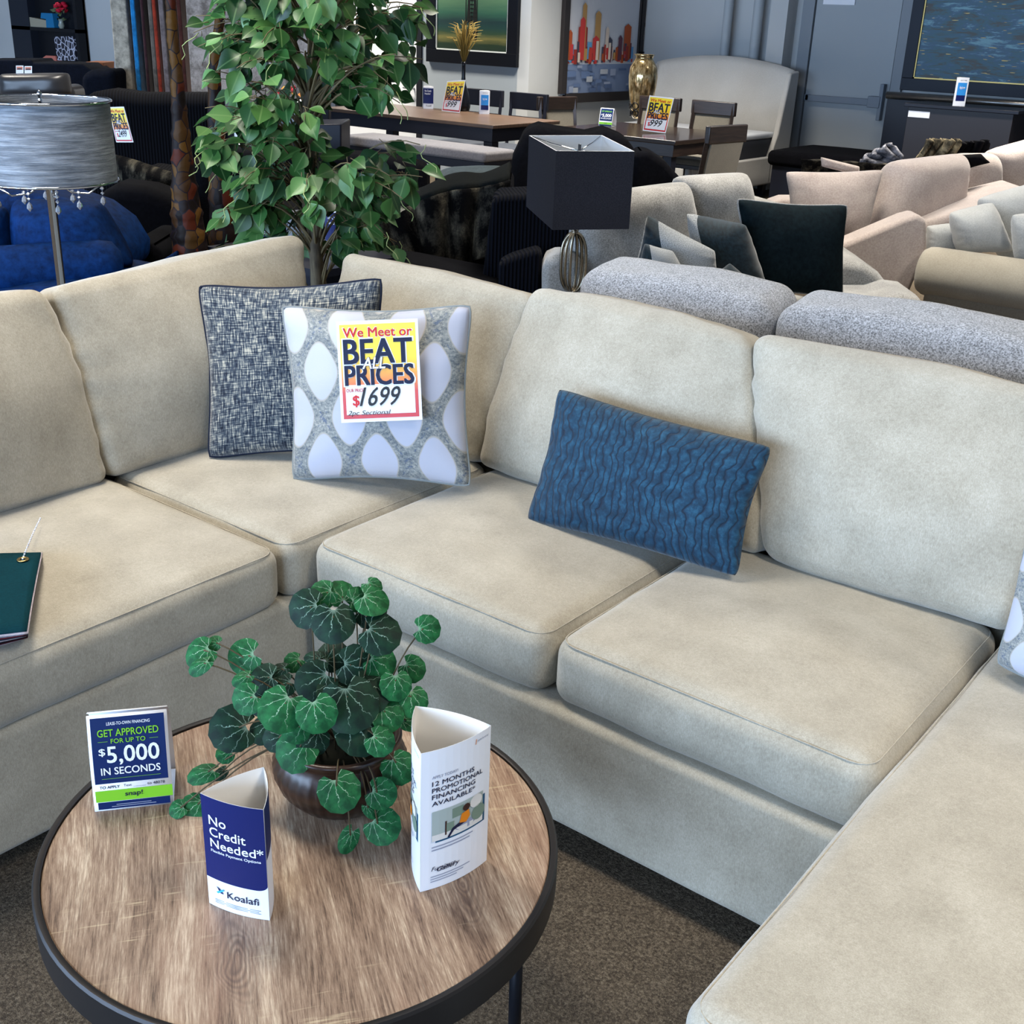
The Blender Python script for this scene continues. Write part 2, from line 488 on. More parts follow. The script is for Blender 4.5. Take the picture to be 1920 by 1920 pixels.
# back frame, lower than the loose cushions
B = MB()
soft('x', BEIGE, None, T(-.86, -.10, .44), (.20, 2.1, .72), .06, 16, (0, 0, 0), .004, 3, 21, mb=B)
soft('x', BEIGE, None, T(.70, .86, .44), (3.30, .20, .72), .06, 16, (0, 0, 0), .004, 3, 22, mb=B)
obj('back_frame', B, BEIGE, SOFA)
def backc(b0, b1, t0, t1, yc, h, t, az, lean, seed, zb=.49, crown=.075, nz=.009, topfn=None, r=.034):
    t = .175
    """cushion whose side edges run from b0..b1 (bottom) to t0..t1 (top) along its own row"""
    c = (b0+b1)/2; w = b1-b0
    def fn(p):
        q = p.copy(); s = p.z/h + .5; f = (p.x/w + .5)
        q.y *= 1.0 - .28 * max(0, s)**2
        lo, hi = b0 + (t0-b0)*s - .012*math.sin(PI*s), b1 + (t1-b1)*s + .012*math.sin(PI*s)
        q.x = lo + (hi-lo)*f - c
        if topfn: q.z += topfn(2*p.x/w) * max(0, s)
        return q
    if az: Mx = T(yc, c, zb) @ RZ(PI/2) @ RX(-lean) @ T(0, 0, h/2)
    else: Mx = T(c, yc, zb) @ RX(-lean) @ T(0, 0, h/2)
    return soft('back_cushion', BEIGE, SOFA, Mx, (w, t, h), r, 24, (.0, crown, .008), nz, 3.2, seed, fn=fn, wr=.003)
LN = math.radians(15)
backc(-.01, .86, .04, .69, .725, .495, .23, 0, LN, 31, topfn=lambda a: .014*(1-a*a)-.006*a)
backc(.865, 1.425, .70, 1.44, .725, .50, .23, 0, LN, 32, topfn=lambda a: .010*(1-a*a))
backc(1.43, 2.2, 1.45, 2.2, .735, .50, .23, 0, LN, 35)
backc(-.66, -.015, -.68, .04, .735, .485, .23, 0, LN, 33, topfn=lambda a: -.008*a)
backc(-.075, .60, -.10, .74, -.71, .515, .23, 1, math.radians(13), 34, topfn=lambda a: .02*a)
backc(-1.02, -.08, -1.02, -.12, -.705, .50, .23, 1, math.radians(13), 36)

# ================================================================ coffee table
TC = Vector((.7292, -.6550, 0)); TR_ = .397; TZ = .42
M = Mat('sawn_oak_laminate', .42, 0, .4)
ga = math.radians(144)
v = M.coord('Object', (1, 1, 1), (0, 0, -ga))
def stretch(M, v, s):
    mp = M.n.new('ShaderNodeMapping'); mp.inputs['Scale'].default_value = s; M.link(v, mp.inputs['Vector']); return mp.outputs[0]
warp = M.noise(stretch(M, v, (1.2, 3, 1)), 1.6, 1, .4)
vv = M.n.new('ShaderNodeVectorMath'); vv.operation = 'ADD'
cb = M.n.new('ShaderNodeCombineXYZ'); M.link(M.math('MULTIPLY', M.math('SUBTRACT', warp, .5), .05), cb.inputs[1])
M.link(v, vv.inputs[0]); M.link(cb.outputs[0], vv.inputs[1]); vw = vv.outputs[0]
fine = M.noise(stretch(M, vw, (22, 330, 1)), 1, 5, .75)
med = M.noise(stretch(M, vw, (3.5, 34, 1)), 1, 4, .6)
broad = M.noise(stretch(M, vw, (1.2, 7, 1)), 1.3, 3, .5)
f = M.math('ADD', M.math('MULTIPLY', fine, .45), M.math('ADD', M.math('MULTIPLY', med, .35), M.math('MULTIPLY', broad, .2)))
base = M.ramp(f, [(.38, (70, 52, 40)), (.45, (124, 100, 82)), (.52, (154, 131, 110)), (.62, (204, 186, 162))])
red = M.mix(M.ramp(broad, [(.5, (0, 0, 0)), (.62, (150, 150, 150))]), base, (150, 112, 92), 'MIX')
saw = M.noise(stretch(M, v, (150, 9, 1)), 1, 2, .5); patch = M.noise(stretch(M, v, (5, 7, 1)), 1.3, 2, .5)
sm = M.math('MULTIPLY', M.ramp(saw, [(.6, (0, 0, 0)), (.7, (255, 255, 255))]), M.ramp(patch, [(.52, (0, 0, 0)), (.62, (190, 190, 190))]))
c = M.mix(sm, red, (206, 188, 154))
# knots
kn = M.coord('Object'); 
vx = M.xyz(v); kw_ = M.noise(stretch(M, v, (9, 9, 1)), 1, 2, .5)
pores = M.noise(stretch(M, vw, (16, 420, 1)), 1, 2, .6)
c = M.mix(M.ramp(pores, [(.34, (170, 170, 170)), (.42, (0, 0, 0))]), c, (74, 54, 42))
for kx, ky, ks in ((868, 1660, 1.0), (446, 1790, 1.0)):
    q_ = onz(kx, ky, .42) - Vector((.7292, -.6550, .42)); X0 = math.cos(ga)*q_.x + math.sin(ga)*q_.y; Y0 = -math.sin(ga)*q_.x + math.cos(ga)*q_.y
    ddx = M.math('MULTIPLY', M.math('SUBTRACT', vx[0], X0), .36); ddy = M.math('SUBTRACT', vx[1], Y0)
    rr_ = M.math('SQRT', M.math('ADD', M.math('MULTIPLY', ddx, ddx), M.math('MULTIPLY', ddy, ddy)))
    rr_ = M.math('ADD', rr_, M.math('MULTIPLY', M.math('SUBTRACT', kw_, .5), .06))
    ring = M.math('SINE', M.math('MULTIPLY', rr_, 1100))
    kf = M.math('MULTIPLY', M.ramp(rr_, [(.010*ks, (255, 255, 255)), (.042*ks, (0, 0, 0))]), M.math('ADD', .38, M.math('MULTIPLY', ring, .26)))
    c = M.mix(kf, c, (72, 56, 50))
M.col(c); M.bump(f, .25, .001); OAK = M.m
TAB = thing('coffee_table', 'round coffee table with oak top and dark metal rim inside the beige sofa', 'coffee table', (TC.x, TC.y, 0))
obj('tabletop', MB().lathe([(TR_-.001, .388), (TR_-.001, TZ-.0015), (TR_-.003, TZ)], TC, 96), OAK, TAB, angle=30)
Rr = TR_
obj('rim', MB().lathe([(Rr, .372), (Rr, TZ+.0025), (Rr+.003, TZ+.004), (Rr+.009, TZ+.004), (Rr+.012, TZ), (Rr+.012, .368), (Rr+.002, .368), (Rr, .372)], TC, 96, closed=True), DKMETAL, TAB, angle=30)
def polar(a, r, z): return Vector((TC.x + r*math.cos(a), TC.y + r*math.sin(a), z))
P1 = onz(1005, 1725, .37); a1 = math.atan2(P1.y-TC.y, P1.x-TC.x)
P2 = onz(155, 1905, 0); a2 = math.atan2(P2.y-TC.y, P2.x-TC.x)
la = [a1, a1 + PI/2, a1 + PI, a1 - PI/2]
for a in la:
    obj('leg', MB().tube([polar(a, TR_-.035, .37), polar(a, TR_-.03, .0)], .0105, 12), BLKMETAL, TAB)
for i in (0, 1):
    obj('stretcher', MB().tube([polar(la[i], TR_-.03, .30-.02*i), polar(la[i+2], TR_-.03, .30-.02*i)], .007, 10), BLKMETAL, TAB)
# ================================================================ throw pillows
def uvmat(name, rough=.9, sheen=.2):
    return Mat(name, rough, 0, .25, sheen)
# navy / cream tweed
M = uvmat('navy_tweed')
u = M.coord('UV', (14, 120, 1)); v2 = M.coord('UV', (120, 14, 1))
a = M.noise(u, 1, 3, .6); b = M.noise(v2, 1, 3, .6); big = M.noise(M.coord('UV', (5, 5, 1)), 1, 3, .6)
f = M.math('ADD', M.math('MULTIPLY', a, .4), M.math('ADD', M.math('MULTIPLY', b, .5), M.math('MULTIPLY', big, .1)))
M.col(M.ramp(f, [(.40, (14, 22, 38)), (.47, (48, 60, 76)), (.53, (104, 110, 112)), (.61, (196, 190, 172))]))
M.bump(f, .6, .003); TWEED = M.m
NAVYPIPE = flat('navy_piping', (24, 32, 50), .8)
# ogee lattice print
M = uvmat('lattice_print')
uv = M.coord('UV'); X = M.xyz(uv)
nz = M.noise(M.coord('UV', (9, 9, 1)), 1, 3, .6)
cx = M.math('COSINE', M.math('MULTIPLY', M.math('ADD', M.math('SUBTRACT', X[0], .215), M.math('MULTIPLY', nz, .01)), 2*PI*3.2))
cy = M.math('COSINE', M.math('MULTIPLY', M.math('SUBTRACT', X[1], .63), 2*PI*1.9))
s = M.math('ABSOLUTE', M.math('ADD', cx, cy))
speck = M.noise(M.coord('UV', (60, 60, 1)), 1, 4, .8); blot = M.noise(M.coord('UV', (7, 10, 1)), 1, 3, .6)
band = M.ramp(M.math('ADD', M.math('MULTIPLY', speck, .75), M.math('MULTIPLY', blot, .35)), [(.42, (84, 92, 102)), (.55, (134, 138, 136)), (.68, (178, 176, 168))])
edge = M.mix(M.ramp(s, [(.48, (0, 0, 0)), (.56, (255, 255, 255))]), band, (176, 170, 160))
blue = M.mix(M.math('MULTIPLY', M.ramp(s, [(.02, (255, 255, 255)), (.12, (0, 0, 0))]), M.ramp(M.noise(M.coord('UV', (26, 40, 1)), 1, 3, .7), [(.52, (0, 0, 0)), (.56, (200, 200, 200))])), edge, (52, 78, 118))
M.col(M.mix(M.ramp(s, [(.58, (0, 0, 0)), (.68, (255, 255, 255))]), blue, (186, 188, 201)))
M.bump(M.noise(M.coord('UV', (90, 90, 1)), 1, 2), .2, .001); LATT = M.m
# blue velvet with wavy pleats
M = Mat('blue_pleated_velvet', .75, 0, .25, .15)
uv = M.coord('UV'); X = M.xyz(uv)
wob = M.noise(M.coord('UV', (3.2, 3.5, 1)), 1, 3, .5); wob2 = M.noise(M.coord('UV', (14, 5, 1)), 1, 2, .5)
ph = M.math('ADD', M.math('MULTIPLY', X[0], 28), M.math('ADD', M.math('MULTIPLY', wob, 4.5), M.math('MULTIPLY', wob2, 1.6)))
fr_ = M.math('FRACT', ph)
pl = M.math('POWER', M.math('SINE', M.math('MULTIPLY', fr_, PI)), .45)
nap = M.noise(M.coord('UV', (24, 12, 1)), 1, 5, .7)
velv = M.ramp(nap, [(.36, (10, 42, 62)), (.5, (16, 56, 80)), (.66, (32, 80, 106))])
M.col(M.mix(M.ramp(pl, [(.40, (0, 0, 0)), (.80, (255, 255, 255))]), (9, 32, 52), velv))
M.bump(pl, .6, .003); BLUEP = M.m

def facing_plane(px, py, z, az, lean):
    """vertical-ish plane through the seat point; az = compass of its normal (rad), lean back"""
    p = onz(px, py, z); n = Vector((math.cos(az)*math.cos(lean), math.sin(az)*math.cos(lean), math.sin(lean)))
    return lambda x, y, off=0: onp(x, y, p + n*off, n)
D2R = math.radians
fp = facing_plane(400, 852, .525, D2R(-52), D2R(20))
pillow('throw_pillow', TWEED, None, [fp(366, 530), fp(722, 516), fp(726, 858), fp(386, 864)], .17, .10, 2.1, seed=3, pipe=.0035, pipe_mat=NAVYPIPE, wrk=.003,
       label='square navy and cream tweed pillow with dark piping in the sofa corner', cat='pillow')
fp = facing_plane(560, 893, .525, D2R(-58), D2R(17))
LP = [fp(522, 568), fp(890, 566), fp(888, 918), fp(544, 904)]
pillow('throw_pillow', LATT, None, LP, .18, .10, 2.1, seed=5, pipe=.003, wrk=.004,
       label='white pillow with grey lattice print behind the 1699 price sign', cat='pillow')
nLP = (LP[1]-LP[0]+LP[2]-LP[3]).cross(LP[0]-LP[3]+LP[1]-LP[2]).normalized()
fp = facing_plane(992, 965, .535, D2R(-90), D2R(24))
p0 = onz(990, 962, .530); p1 = onz(1382, 1078, .535)
d = (p1 - p0); azb = math.atan2(d.y, d.x) - PI/2
fp = facing_plane(990, 962, .530, azb, D2R(24))
pillow('lumbar_pillow', BLUEP, None, [fp(1042, 722), fp(1456, 836), fp(1388, 1088), fp(980, 976)], .14, .075, 2.2, n=30, seed=8, pipe=0, wrk=.003,
       label='long peacock blue velvet lumbar pillow with wavy pleats, leaning on the sofa back', cat='pillow')
p = onz(1868, 1238, .53); n = Vector((-.25, -.9, .35)).normalized()
q = lambda x, y: onp(x, y, p, n)
pillow('throw_pillow', LATT, None, [q(1925, 1000), q(2290, 1080), q(2230, 1420), q(1864, 1245)], .15, .05, 2.4, seed=9, pipe=.003,
       label='lattice print pillow resting on the chaise at the end of the sofa', cat='pillow')

# ================================================================ price signs
M = Mat('yellow_red_fade_print', .4)
X = M.xyz(M.coord('UV'))
M.col(M.ramp(X[1], [(0, (196, 30, 40)), (.28, (208, 60, 50)), (.46, (240, 150, 50)), (.62, (250, 205, 40)), (.8, (252, 226, 50)), (1, (250, 224, 60))])); YFADE = M.m
def price_card(fn, name, parent, price, note=None, fine=True):
    c = Card(fn, .0005)
    c.rect(0, 0, 1, 1, WHITEP, 4, 4, 0)
    c.B.grid(lambda a, b: fn(.035+.93*a, .965-.93*b, .0005), 4, 4, c.mi(YFADE))
    c.rect(.075, .63, .925, .925, WHITEP, lay=2)
    if fine: c.text('We Meet or', .07, .065, .93, .165, WHITEP, .055, lay=2)
    c.text('We Meet or', .08, .07, .92, .16, REDP, .035, lay=3)
    if fine:
        c.text('BEAT', .065, .175, .925, .425, WHITEP, .07, lay=2)
        c.text('PRICES', .065, .435, .935, .645, WHITEP, .07, lay=2)
    c.text('BEAT', .08, .185, .91, .42, INKP if not fine else NAVYI, .05, lay=4)
    c.text('PRICES', .08, .44, .92, .635, INKP if not fine else NAVYI, .05, lay=4)
    c.text('ALL', .30, .365, .58, .475, NAVYI, .09, shear=.2, lay=5)
    c.text('ALL', .30, .365, .58, .475, WHITEP, .035, shear=.2, lay=7)
    c.text('OUR PRICE', .085, .668, .30, .70, REDP, .02, lay=3)
    c.text('$', .16, .735, .24, .85, REDP, .04, lay=3)
    c.text(price, .24, .655, .75, .845, BLACKP, .006, shear=.35, lay=5)
    if note: c.text(note, .09, .885, .62, .945, BLACKP, .0, shear=.3, lay=5)
    return c.done(name, parent)
NAVYI = flat('dark_navy_print', (14, 22, 56), .5)
cen = sum(LP, Vector())/4; fpp = lambda x, y: onp(x, y, cen + nLP*.104, nLP)
SG = thing('price_sign', 'yellow and red price sign reading 1699 on the lattice pillow', 'sign', fpp(716, 792))
cf = bilin(fpp(630, 603), fpp(783, 597), fpp(792, 787), fpp(640, 793))
obj('card', MB().prism([cf(0, 0, -.0008), cf(0, 1, -.0008), cf(1, 1, -.0008), cf(1, 0, -.0008)], -nLP*.001), WHITEP, SG, False)
price_card(cf, 'print', SG, '1699', '2pc Sectional')
# clear sleeve: thin strip folded over the top of the card
M = Mat('clear_plastic', .05, 0, .5); M.b.inputs['Transmission Weight'].default_value = 1; M.b.inputs['IOR'].default_value = 1.02; M.b.inputs['Alpha'].default_value = .06; CLEAR = M.m
obj('sleeve', MB().grid(lambda a, b: cf(-.02+1.04*a, -.055+1.07*b, .006), 4, 4), CLEAR, SG)

# ================================================================ table signs
def vert(px, py, base):
    """point above base (same x, y) that shows at image row py"""
    lo, hi = 0, 1.2
    for _ in range(40):
        mid = (lo+hi)/2; P = Vector((base.x, base.y, base.z+mid)); d = P - CAM
        y = 960 - FPX * d.dot(IU) / d.dot(FW)
        if y > py: lo = mid
        else: hi = mid
    return base.z + (lo+hi)/2
# A: navy tri-fold
def trifold(name, label, A, Bp, z1, bulge, zb=TZ):
    A = Vector(A); Bp = Vector(Bp); e = Bp - A; L = e.length; e.normalize()
    back = Vector((-e.y, e.x, 0))
    if back.dot(FH) < 0: back = -back
    C = (A + Bp)/2 + back * L * .866
    t = thing(name, label, 'brochure', ((A.x+Bp.x+C.x)/3, (A.y+Bp.y+C.y)/3, zb+.0005))
    def face(P, Q, b):
        out = (Q-P).cross(Vector((0, 0, 1))).normalized()
        ctr = (A+Bp+C)/3
        if out.dot((P+Q)/2 - ctr) < 0: out = -out
        return lambda u, v, o: Vector(((P.x+(Q.x-P.x)*u), (P.y+(Q.y-P.y)*u), z1+(zb+.0006-z1)*v)) + out*(b*4*u*(1-u)*(1) + o)
    f1, f2, f3 = face(A, Bp, bulge), face(Bp, C, bulge), face(C, A, bulge)
    obj('card', MB().grid(lambda a, b: f1(a, b, 0), 10, 4, 0).grid(lambda a, b: f2(a, b, 0), 10, 4, 0).grid(lambda a, b: f3(a, b, 0), 10, 4, 0), INNERP, t, True, solid=.0006, angle=30)
    return t, f1, f2, f3
A = onz(393, 1693, TZ); Bp = onz(506, 1726, TZ); zt = vert(0, 1487, A)
KO, f1, f2, f3 = trifold('tri_fold_brochure', 'navy and white tri-fold brochure on the coffee table reading No Credit Needed', A, Bp, zt, .006)
CYAN = flat('cyan_print', (60, 170, 230), .4)
c = Card(f1, .0004)
c.rect(0, 0, 1, 1, WHITEP, 10, 4, 1)
def korner(u0, v0, u1, v1, r, rv, mat, lay):
    n = 12; N = 24
    def fnn(a, b):
        u = u0+(u1-u0)*a
        # rounded lower right corner
        vv1 = v1
        if u > u1 - r: vv1 = v1 - rv*(1-math.sqrt(max(0, 1-((u-(u1-r))/r)**2)))
        return f1(u, v0+(vv1-v0)*b, .0004*lay)
    c.B.grid(lambda a, b: fnn(1-(1-a)**2, 1-b), N, 6, c.mi(mat))
korner(0, 0, 1, .735, .16, .05, NAVYP, 2)
c.text('No', .13, .155, .42, .235, WHITEP, .03, lay=4)
c.text('Credit', .13, .255, .72, .335, WHITEP, .03, lay=4)
c.text('Needed*', .13, .355, .97, .435, WHITEP, .03, lay=4)
c.text('Flexible Payment Options', .13, .455, .93, .487, WHITEP, .01, lay=4)
c.text('Koalafi', .36, .81, .86, .87, INKP, .015, lay=4)
c.poly([(.17, .79), (.23, .81), (.30, .85), (.24, .845)], NAVYP, 4).poly([(.30, .80), (.31, .815), (.20, .855), (.17, .845)], CYAN, 5)
for i in range(3): c.rect(.13, .92+.014*i, .88-.03*(i % 2), .926+.014*i, GREYINK, 2, 1, 3)
c.done('print', KO)
c = Card(f2, .0004); c.rect(0, 0, 1, 1, WHITEP, 10, 4, 1); c.rect(0, 0, 1, .45, NAVYP, 10, 4, 2); c.done('print', KO)
c = Card(f3, .0004); c.rect(0, 0, 1, 1, NAVYP, 10, 4, 1); c.done('print', KO)
# B: white tri-fold
A = onz(788, 1673, TZ); Bp = onz(912, 1613, TZ); zt = vert(0, 1413, A)
SY, f1, f2, f3 = trifold('tri_fold_brochure', 'white tri-fold brochure reading 12 Months Promotional Financing beside the potted plant', A, Bp, zt, .009)
SKIN = flat('photo_brown_print', (60, 36, 30), .5); ORNG = flat('orange_print', (222, 130, 30), .5); PTEAL = flat('photo_teal_print', (34, 84, 118), .5)
PGREY = flat('photo_grey_print', (168, 180, 176), .5); PSAGE = flat('photo_sage_print', (120, 140, 124), .5)
def sync_face(fn):
    c = Card(fn, .0004); c.rect(0, 0, 1, 1, WHITEP, 10, 4, 1)
    c.text('synchrony', .76, .035, .95, .055, GREYINK, .0, lay=3); c.poly([(.74, .03), (.75, .03), (.74, .065), (.73, .065)], ORNG, 3)
    c.text('APPLY TODAY!', .13, .175, .47, .195, GREYINK, .01, lay=3)
    for i, (t, w) in enumerate((('12 MONTHS', .72), ('PROMOTIONAL', .86), ('FINANCING', .74), ('AVAILABLE*', .74))):
        c.text(t, .13, .215+.047*i, w, .247+.047*i, INKP, .02, lay=3)
    c.rect(.18, .46, .92, .66, PTEAL, 8, 2, 2)
    c.rect(.13, .43, .88, .645, PGREY, 8, 2, 3)
    c.rect(.13, .60, .88, .645, INNERP, 8, 1, 4)
    c.rect(.30, .52, .32, .62, SKIN, 1, 1, 5); c.rect(.32, .54, .42, .60, PSAGE, 1, 1, 5)
    c.rect(.40, .45, .56, .52, PSAGE, 1, 1, 4)
    c.disc(.80, .56, .11, .055, PSAGE, 16, 5); c.disc(.76, .47, .10, .045, INNERP, 16, 5); c.disc(.60, .60, .16, .03, GREYINK, 14, 4)
    c.disc(.60, .475, .055, .026, SKIN, 14, 7); c.poly([(.53, .51), (.64, .50), (.66, .55), (.60, .585), (.50, .57)], ORNG, 6)
    c.poly([(.50, .565), (.60, .58), (.42, .605), (.36, .645), (.33, .64), (.40, .585)], INKP, 6)
    for i in range(2): c.rect(.13, .685+.022*i, .72-.05*i, .693+.022*i, GREYINK, 4, 1, 3)
    c.text('Furniture', .13, .835, .46, .865, INKP, 0, .3, lay=3); c.text('Gallery', .20, .845, .52, .885, INKP, .012, .3, lay=4)
    for i in range(3): c.rect(.12, .905+.018*i, .68-.1*i, .911+.018*i, GREYINK, 4, 1, 3)
    return c
sync_face(f1).done('print', SY); sync_face(f3).done('print', SY)
c = Card(f2, .0004); c.rect(0, 0, 1, 1, WHITEP, 10, 4, 1); c.done('print', SY)
# C: tent sign
A = onz(178, 1522, TZ+.0005); Bp = onz(326, 1506, TZ+.0005); e = (Bp-A).normalized(); back = Vector((-e.y, e.x, 0))
if back.dot(FH) < 0: back = -back
def tent(name, label, A, Bp, h, setb=.035, deep=.10, parent=None):
    e = (Bp-A).normalized(); back = Vector((-e.y, e.x, 0))
    if back.dot(FH) < 0: back = -back
    t = thing(name, label, 'sign', (A+Bp)/2 + back*deep/2)
    U = Vector((0, 0, 1))
    def front(u, v, o=0):
        s = 1-v
        return A.lerp(Bp, u) + back*(setb*s*.85 + .006*math.sin(PI*s)*-1) + U*h*(s) + (-back*.96+U*.2)*o
    def rear(u, v, o=0):
        s = 1-v
        top = setb+.002
        return A.lerp(Bp, u) + back*(top + (deep-top)*math.sin(v*PI/2)) + U*h*(1-v**1.6) 
    obj('card', MB().grid(lambda a, b: front(a, 1-b, 0), 2, 10).grid(lambda a, b: rear(a, 1-b), 2, 10), WHITEP, t, True, solid=.0006, angle=60)
    obj('foot_flap', MB().grid(lambda a, b: A.lerp(Bp, a) + back*(.004+(deep-.006)*b) + U*.0008, 1, 1), WHITEP, t, False)
    return t, front
def snap_face(front, parent, full=True):
    c = Card(front, .0005)
    c.rect(.04, .03, .96, .70, NAVY2, 2, 10, 1); c.rect(.03, .775, 1.0, .90, GREENP, 2, 4, 2); c.rect(.05, .905, .96, .985, NAVY2, 2, 3, 1)
    c.text('$', .12, .33, .20, .41, WHITEP, .02, lay=3); c.text('5,000', .22, .315, .87, .505, WHITEP, .03, lay=3)
    c.text('GET APPROVED', .12, .145, .88, .215, GREENP, .025, lay=3)
    c.text('IN SECONDS', .13, .53, .87, .605, WHITEP, .03, lay=3)
    if full:
        c.text('LEASE-TO-OWN FINANCING', .24, .075, .78, .105, WHITEP, .02, .1, lay=3)
        c.text('FOR UP TO', .28, .24, .71, .285, GREENP, .02, lay=3)
        c.rect(.12, .262, .24, .265, GREENP, 1, 1, 3); c.rect(.76, .262, .87, .265, GREENP, 1, 1, 3); c.rect(.13, .645, .87, .648, GREENP, 1, 1, 3)
        c.text('TO APPLY', .09, .725, .34, .755, INKP, .03, lay=2); c.text('Text', .39, .722, .49, .748, INKP, 0, lay=2)
        c.rect(.51, .755, .67, .757, INKP, 1, 1, 2); c.text('to 48078', .69, .722, .91, .752, INKP, 0, lay=2)
        c.text('snap!', .40, .80, .62, .865, INKP, .02, lay=4)
        c.rect(.28, .935, .72, .942, GREYINK, 1, 1, 3); c.rect(.22, .955, .78, .962, GREYINK, 1, 1, 3)
    else: c.text('snap!', .40, .80, .62, .865, INKP, .02, lay=4)
    c.done('print', parent)
h = .175
P = onD(168, 1340, A.dot(FH) - CAM.dot(FH) + .04)
TE, fr1 = tent('tent_sign', 'navy tent sign reading Get Approved for up to $5,000 on the coffee table', A, Bp, vert(0, 1340, A + back*.035) - TZ)
snap_face(fr1, TE)

# ================================================================ fabric swatch book with bead strap
zz = .52
SW = thing('fabric_swatch_book', 'teal fabric swatch book with a bead strap on the left seat of the beige sofa', 'swatch book', onz(0, 1130, zz-.01))
tl, tr, br, bl = (-60, 1040), (78, 1037), (50, 1180), (-70, 1200)
swc = [(12, 56, 64), (200, 190, 196), (150, 140, 150), (120, 30, 36), (60, 64, 76), (206, 190, 196), (24, 24, 32), (70, 30, 36), (186, 170, 178)]
for i, cc in enumerate(swc[::-1]):
    k = len(swc)-1-i; z0 = zz - .002 + .0042*i
    m_ = fabric('swatch_%s' % 'abcdefghi'[k], tuple(int(x*.85) for x in cc), cc, 200, 20, .4, 0)
    def P4(x, y, zq): return onz(x, y, zq)
    j = k*4.2
    C4 = [P4(tl[0], tl[1], z0), P4(tr[0]+(2 if k % 2 else -1), tr[1], z0), P4(br[0]-k*.2+(3 if k % 3 == 1 else 0), br[1]+(0 if k == 0 else 4+k*1.2), z0), P4(bl[0], bl[1]+j, z0)]
    bf = bilin(*C4)
    def curl(a, b, bf=bf, k=k):
        p = bf(a, 1-b, 0); p.z += .004*math.sin(b*3)*(1 if k < 3 else .3) - .006*max(0, (.2-b))*5*max(0, a-.5)
        return p
    obj('swatch', MB().grid(curl, 10, 10), m_, SW, True, solid=.0028)
zs = zz + .0042*8.6
g = onz(43, 1050, zs)
BRASS = flat('brass', (176, 150, 96), .3, 1)
obj('grommet', MB().lathe([(.006, 0), (.0115, 0), (.0125, .0015), (.0115, .003), (.006, .0025), (.006, 0)], g, 24, closed=True), BRASS, SW)
e1 = onz(76, 974, .535)
st = MB(); N = 22
for i in range(N):
    t = i/(N-1); p = g.lerp(e1, t) + Vector((0, 0, .003+.003*math.sin(t*PI)))
    rr = .0024
    st.lathe([(0, -rr), (rr*.8, -rr*.5), (rr, 0), (rr*.8, rr*.5), (0, rr)], p, 8)
obj('bead_strap', st, flat('clear_beads', (226, 224, 228), .12, .3), SW)
# ================================================================ potted trailing plant on the table
def leafmat(name, dark, mid, vein, nv=5.5, wid=.05, rough=.45):
    M = Mat(name, .6, 0, .2)
    X = M.xyz(M.coord('UV'))
    x = M.math('SUBTRACT', X[0], .5); y = M.math('SUBTRACT', X[1], .22)
    wv = M.noise(M.coord('UV', (7, 7, 1)), 1, 3, .6)
    ang = M.math('ADD', M.math('ARCTAN2', y, x), M.math('MULTIPLY', M.math('SUBTRACT', wv, .5), .45))
    r = M.math('SQRT', M.math('ADD', M.math('MULTIPLY', x, x), M.math('MULTIPLY', y, y)))
    s = M.math('ABSOLUTE', M.math('SINE', M.math('MULTIPLY', ang, nv)))
    d = M.math('MULTIPLY', s, M.math('ADD', r, .05))
    vf = M.math('MULTIPLY', M.ramp(d, [(.018, (255, 255, 255)), (wid, (0, 0, 0))]), M.ramp(r, [(.38, (225, 225, 225)), (.70, (20, 20, 20))]))
    ctr = M.ramp(r, [(.03, (180, 180, 180)), (.12, (0, 0, 0))])
    base = M.ramp(M.noise(M.coord('UV', (4, 4, 1)), 1, 3, .6), [(.35, dark), (.65, mid)])
    M.col(M.mix(M.math('MAXIMUM', vf, ctr), base, vein)); M.bump(vf, .4, .002); return M.m
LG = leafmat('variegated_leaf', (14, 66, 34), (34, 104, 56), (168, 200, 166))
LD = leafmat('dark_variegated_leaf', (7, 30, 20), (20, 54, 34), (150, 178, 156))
PC = onz(640, 1497, TZ)
PL = thing('potted_plant', 'trailing green plant with pale veined round leaves in a brown pot on the coffee table', 'potted plant', (PC.x, PC.y, TZ))
M = Mat('brown_glazed_pot', .32, 0, .5)
M.col(M.ramp(M.noise(M.coord('Object', (1, 1, 3)), 20, 4), [(.3, (30, 19, 14)), (.7, (60, 38, 26))])); POTM = M.m
pr = [(.052, .0), (.058, .004), (.080, .018), (.100, .042), (.1095, .068), (.110, .086), (.104, .104), (.098, .114), (.099, .120), (.103, .127), (.103, .132), (.096, .134), (.090, .130), (.088, .115), (.085, .1)]
rip = lambda a, z: (.018*abs(math.sin(a*19)) if z < .098 else 0)
obj('pot', MB().lathe(pr, (PC.x, PC.y, TZ), 152, ripple=rip), POTM, PL)
obj('moss', MB().lathe([(.0, .118), (.05, .117), (.088, .110)], (PC.x, PC.y, TZ), 24), flat('dark_moss', (28, 30, 22), .95), PL)
Dc = (PC - CAM).dot(FH)
Z4 = lambda X, Y: (320 + X/3.311, 1060 + Y/3.311)
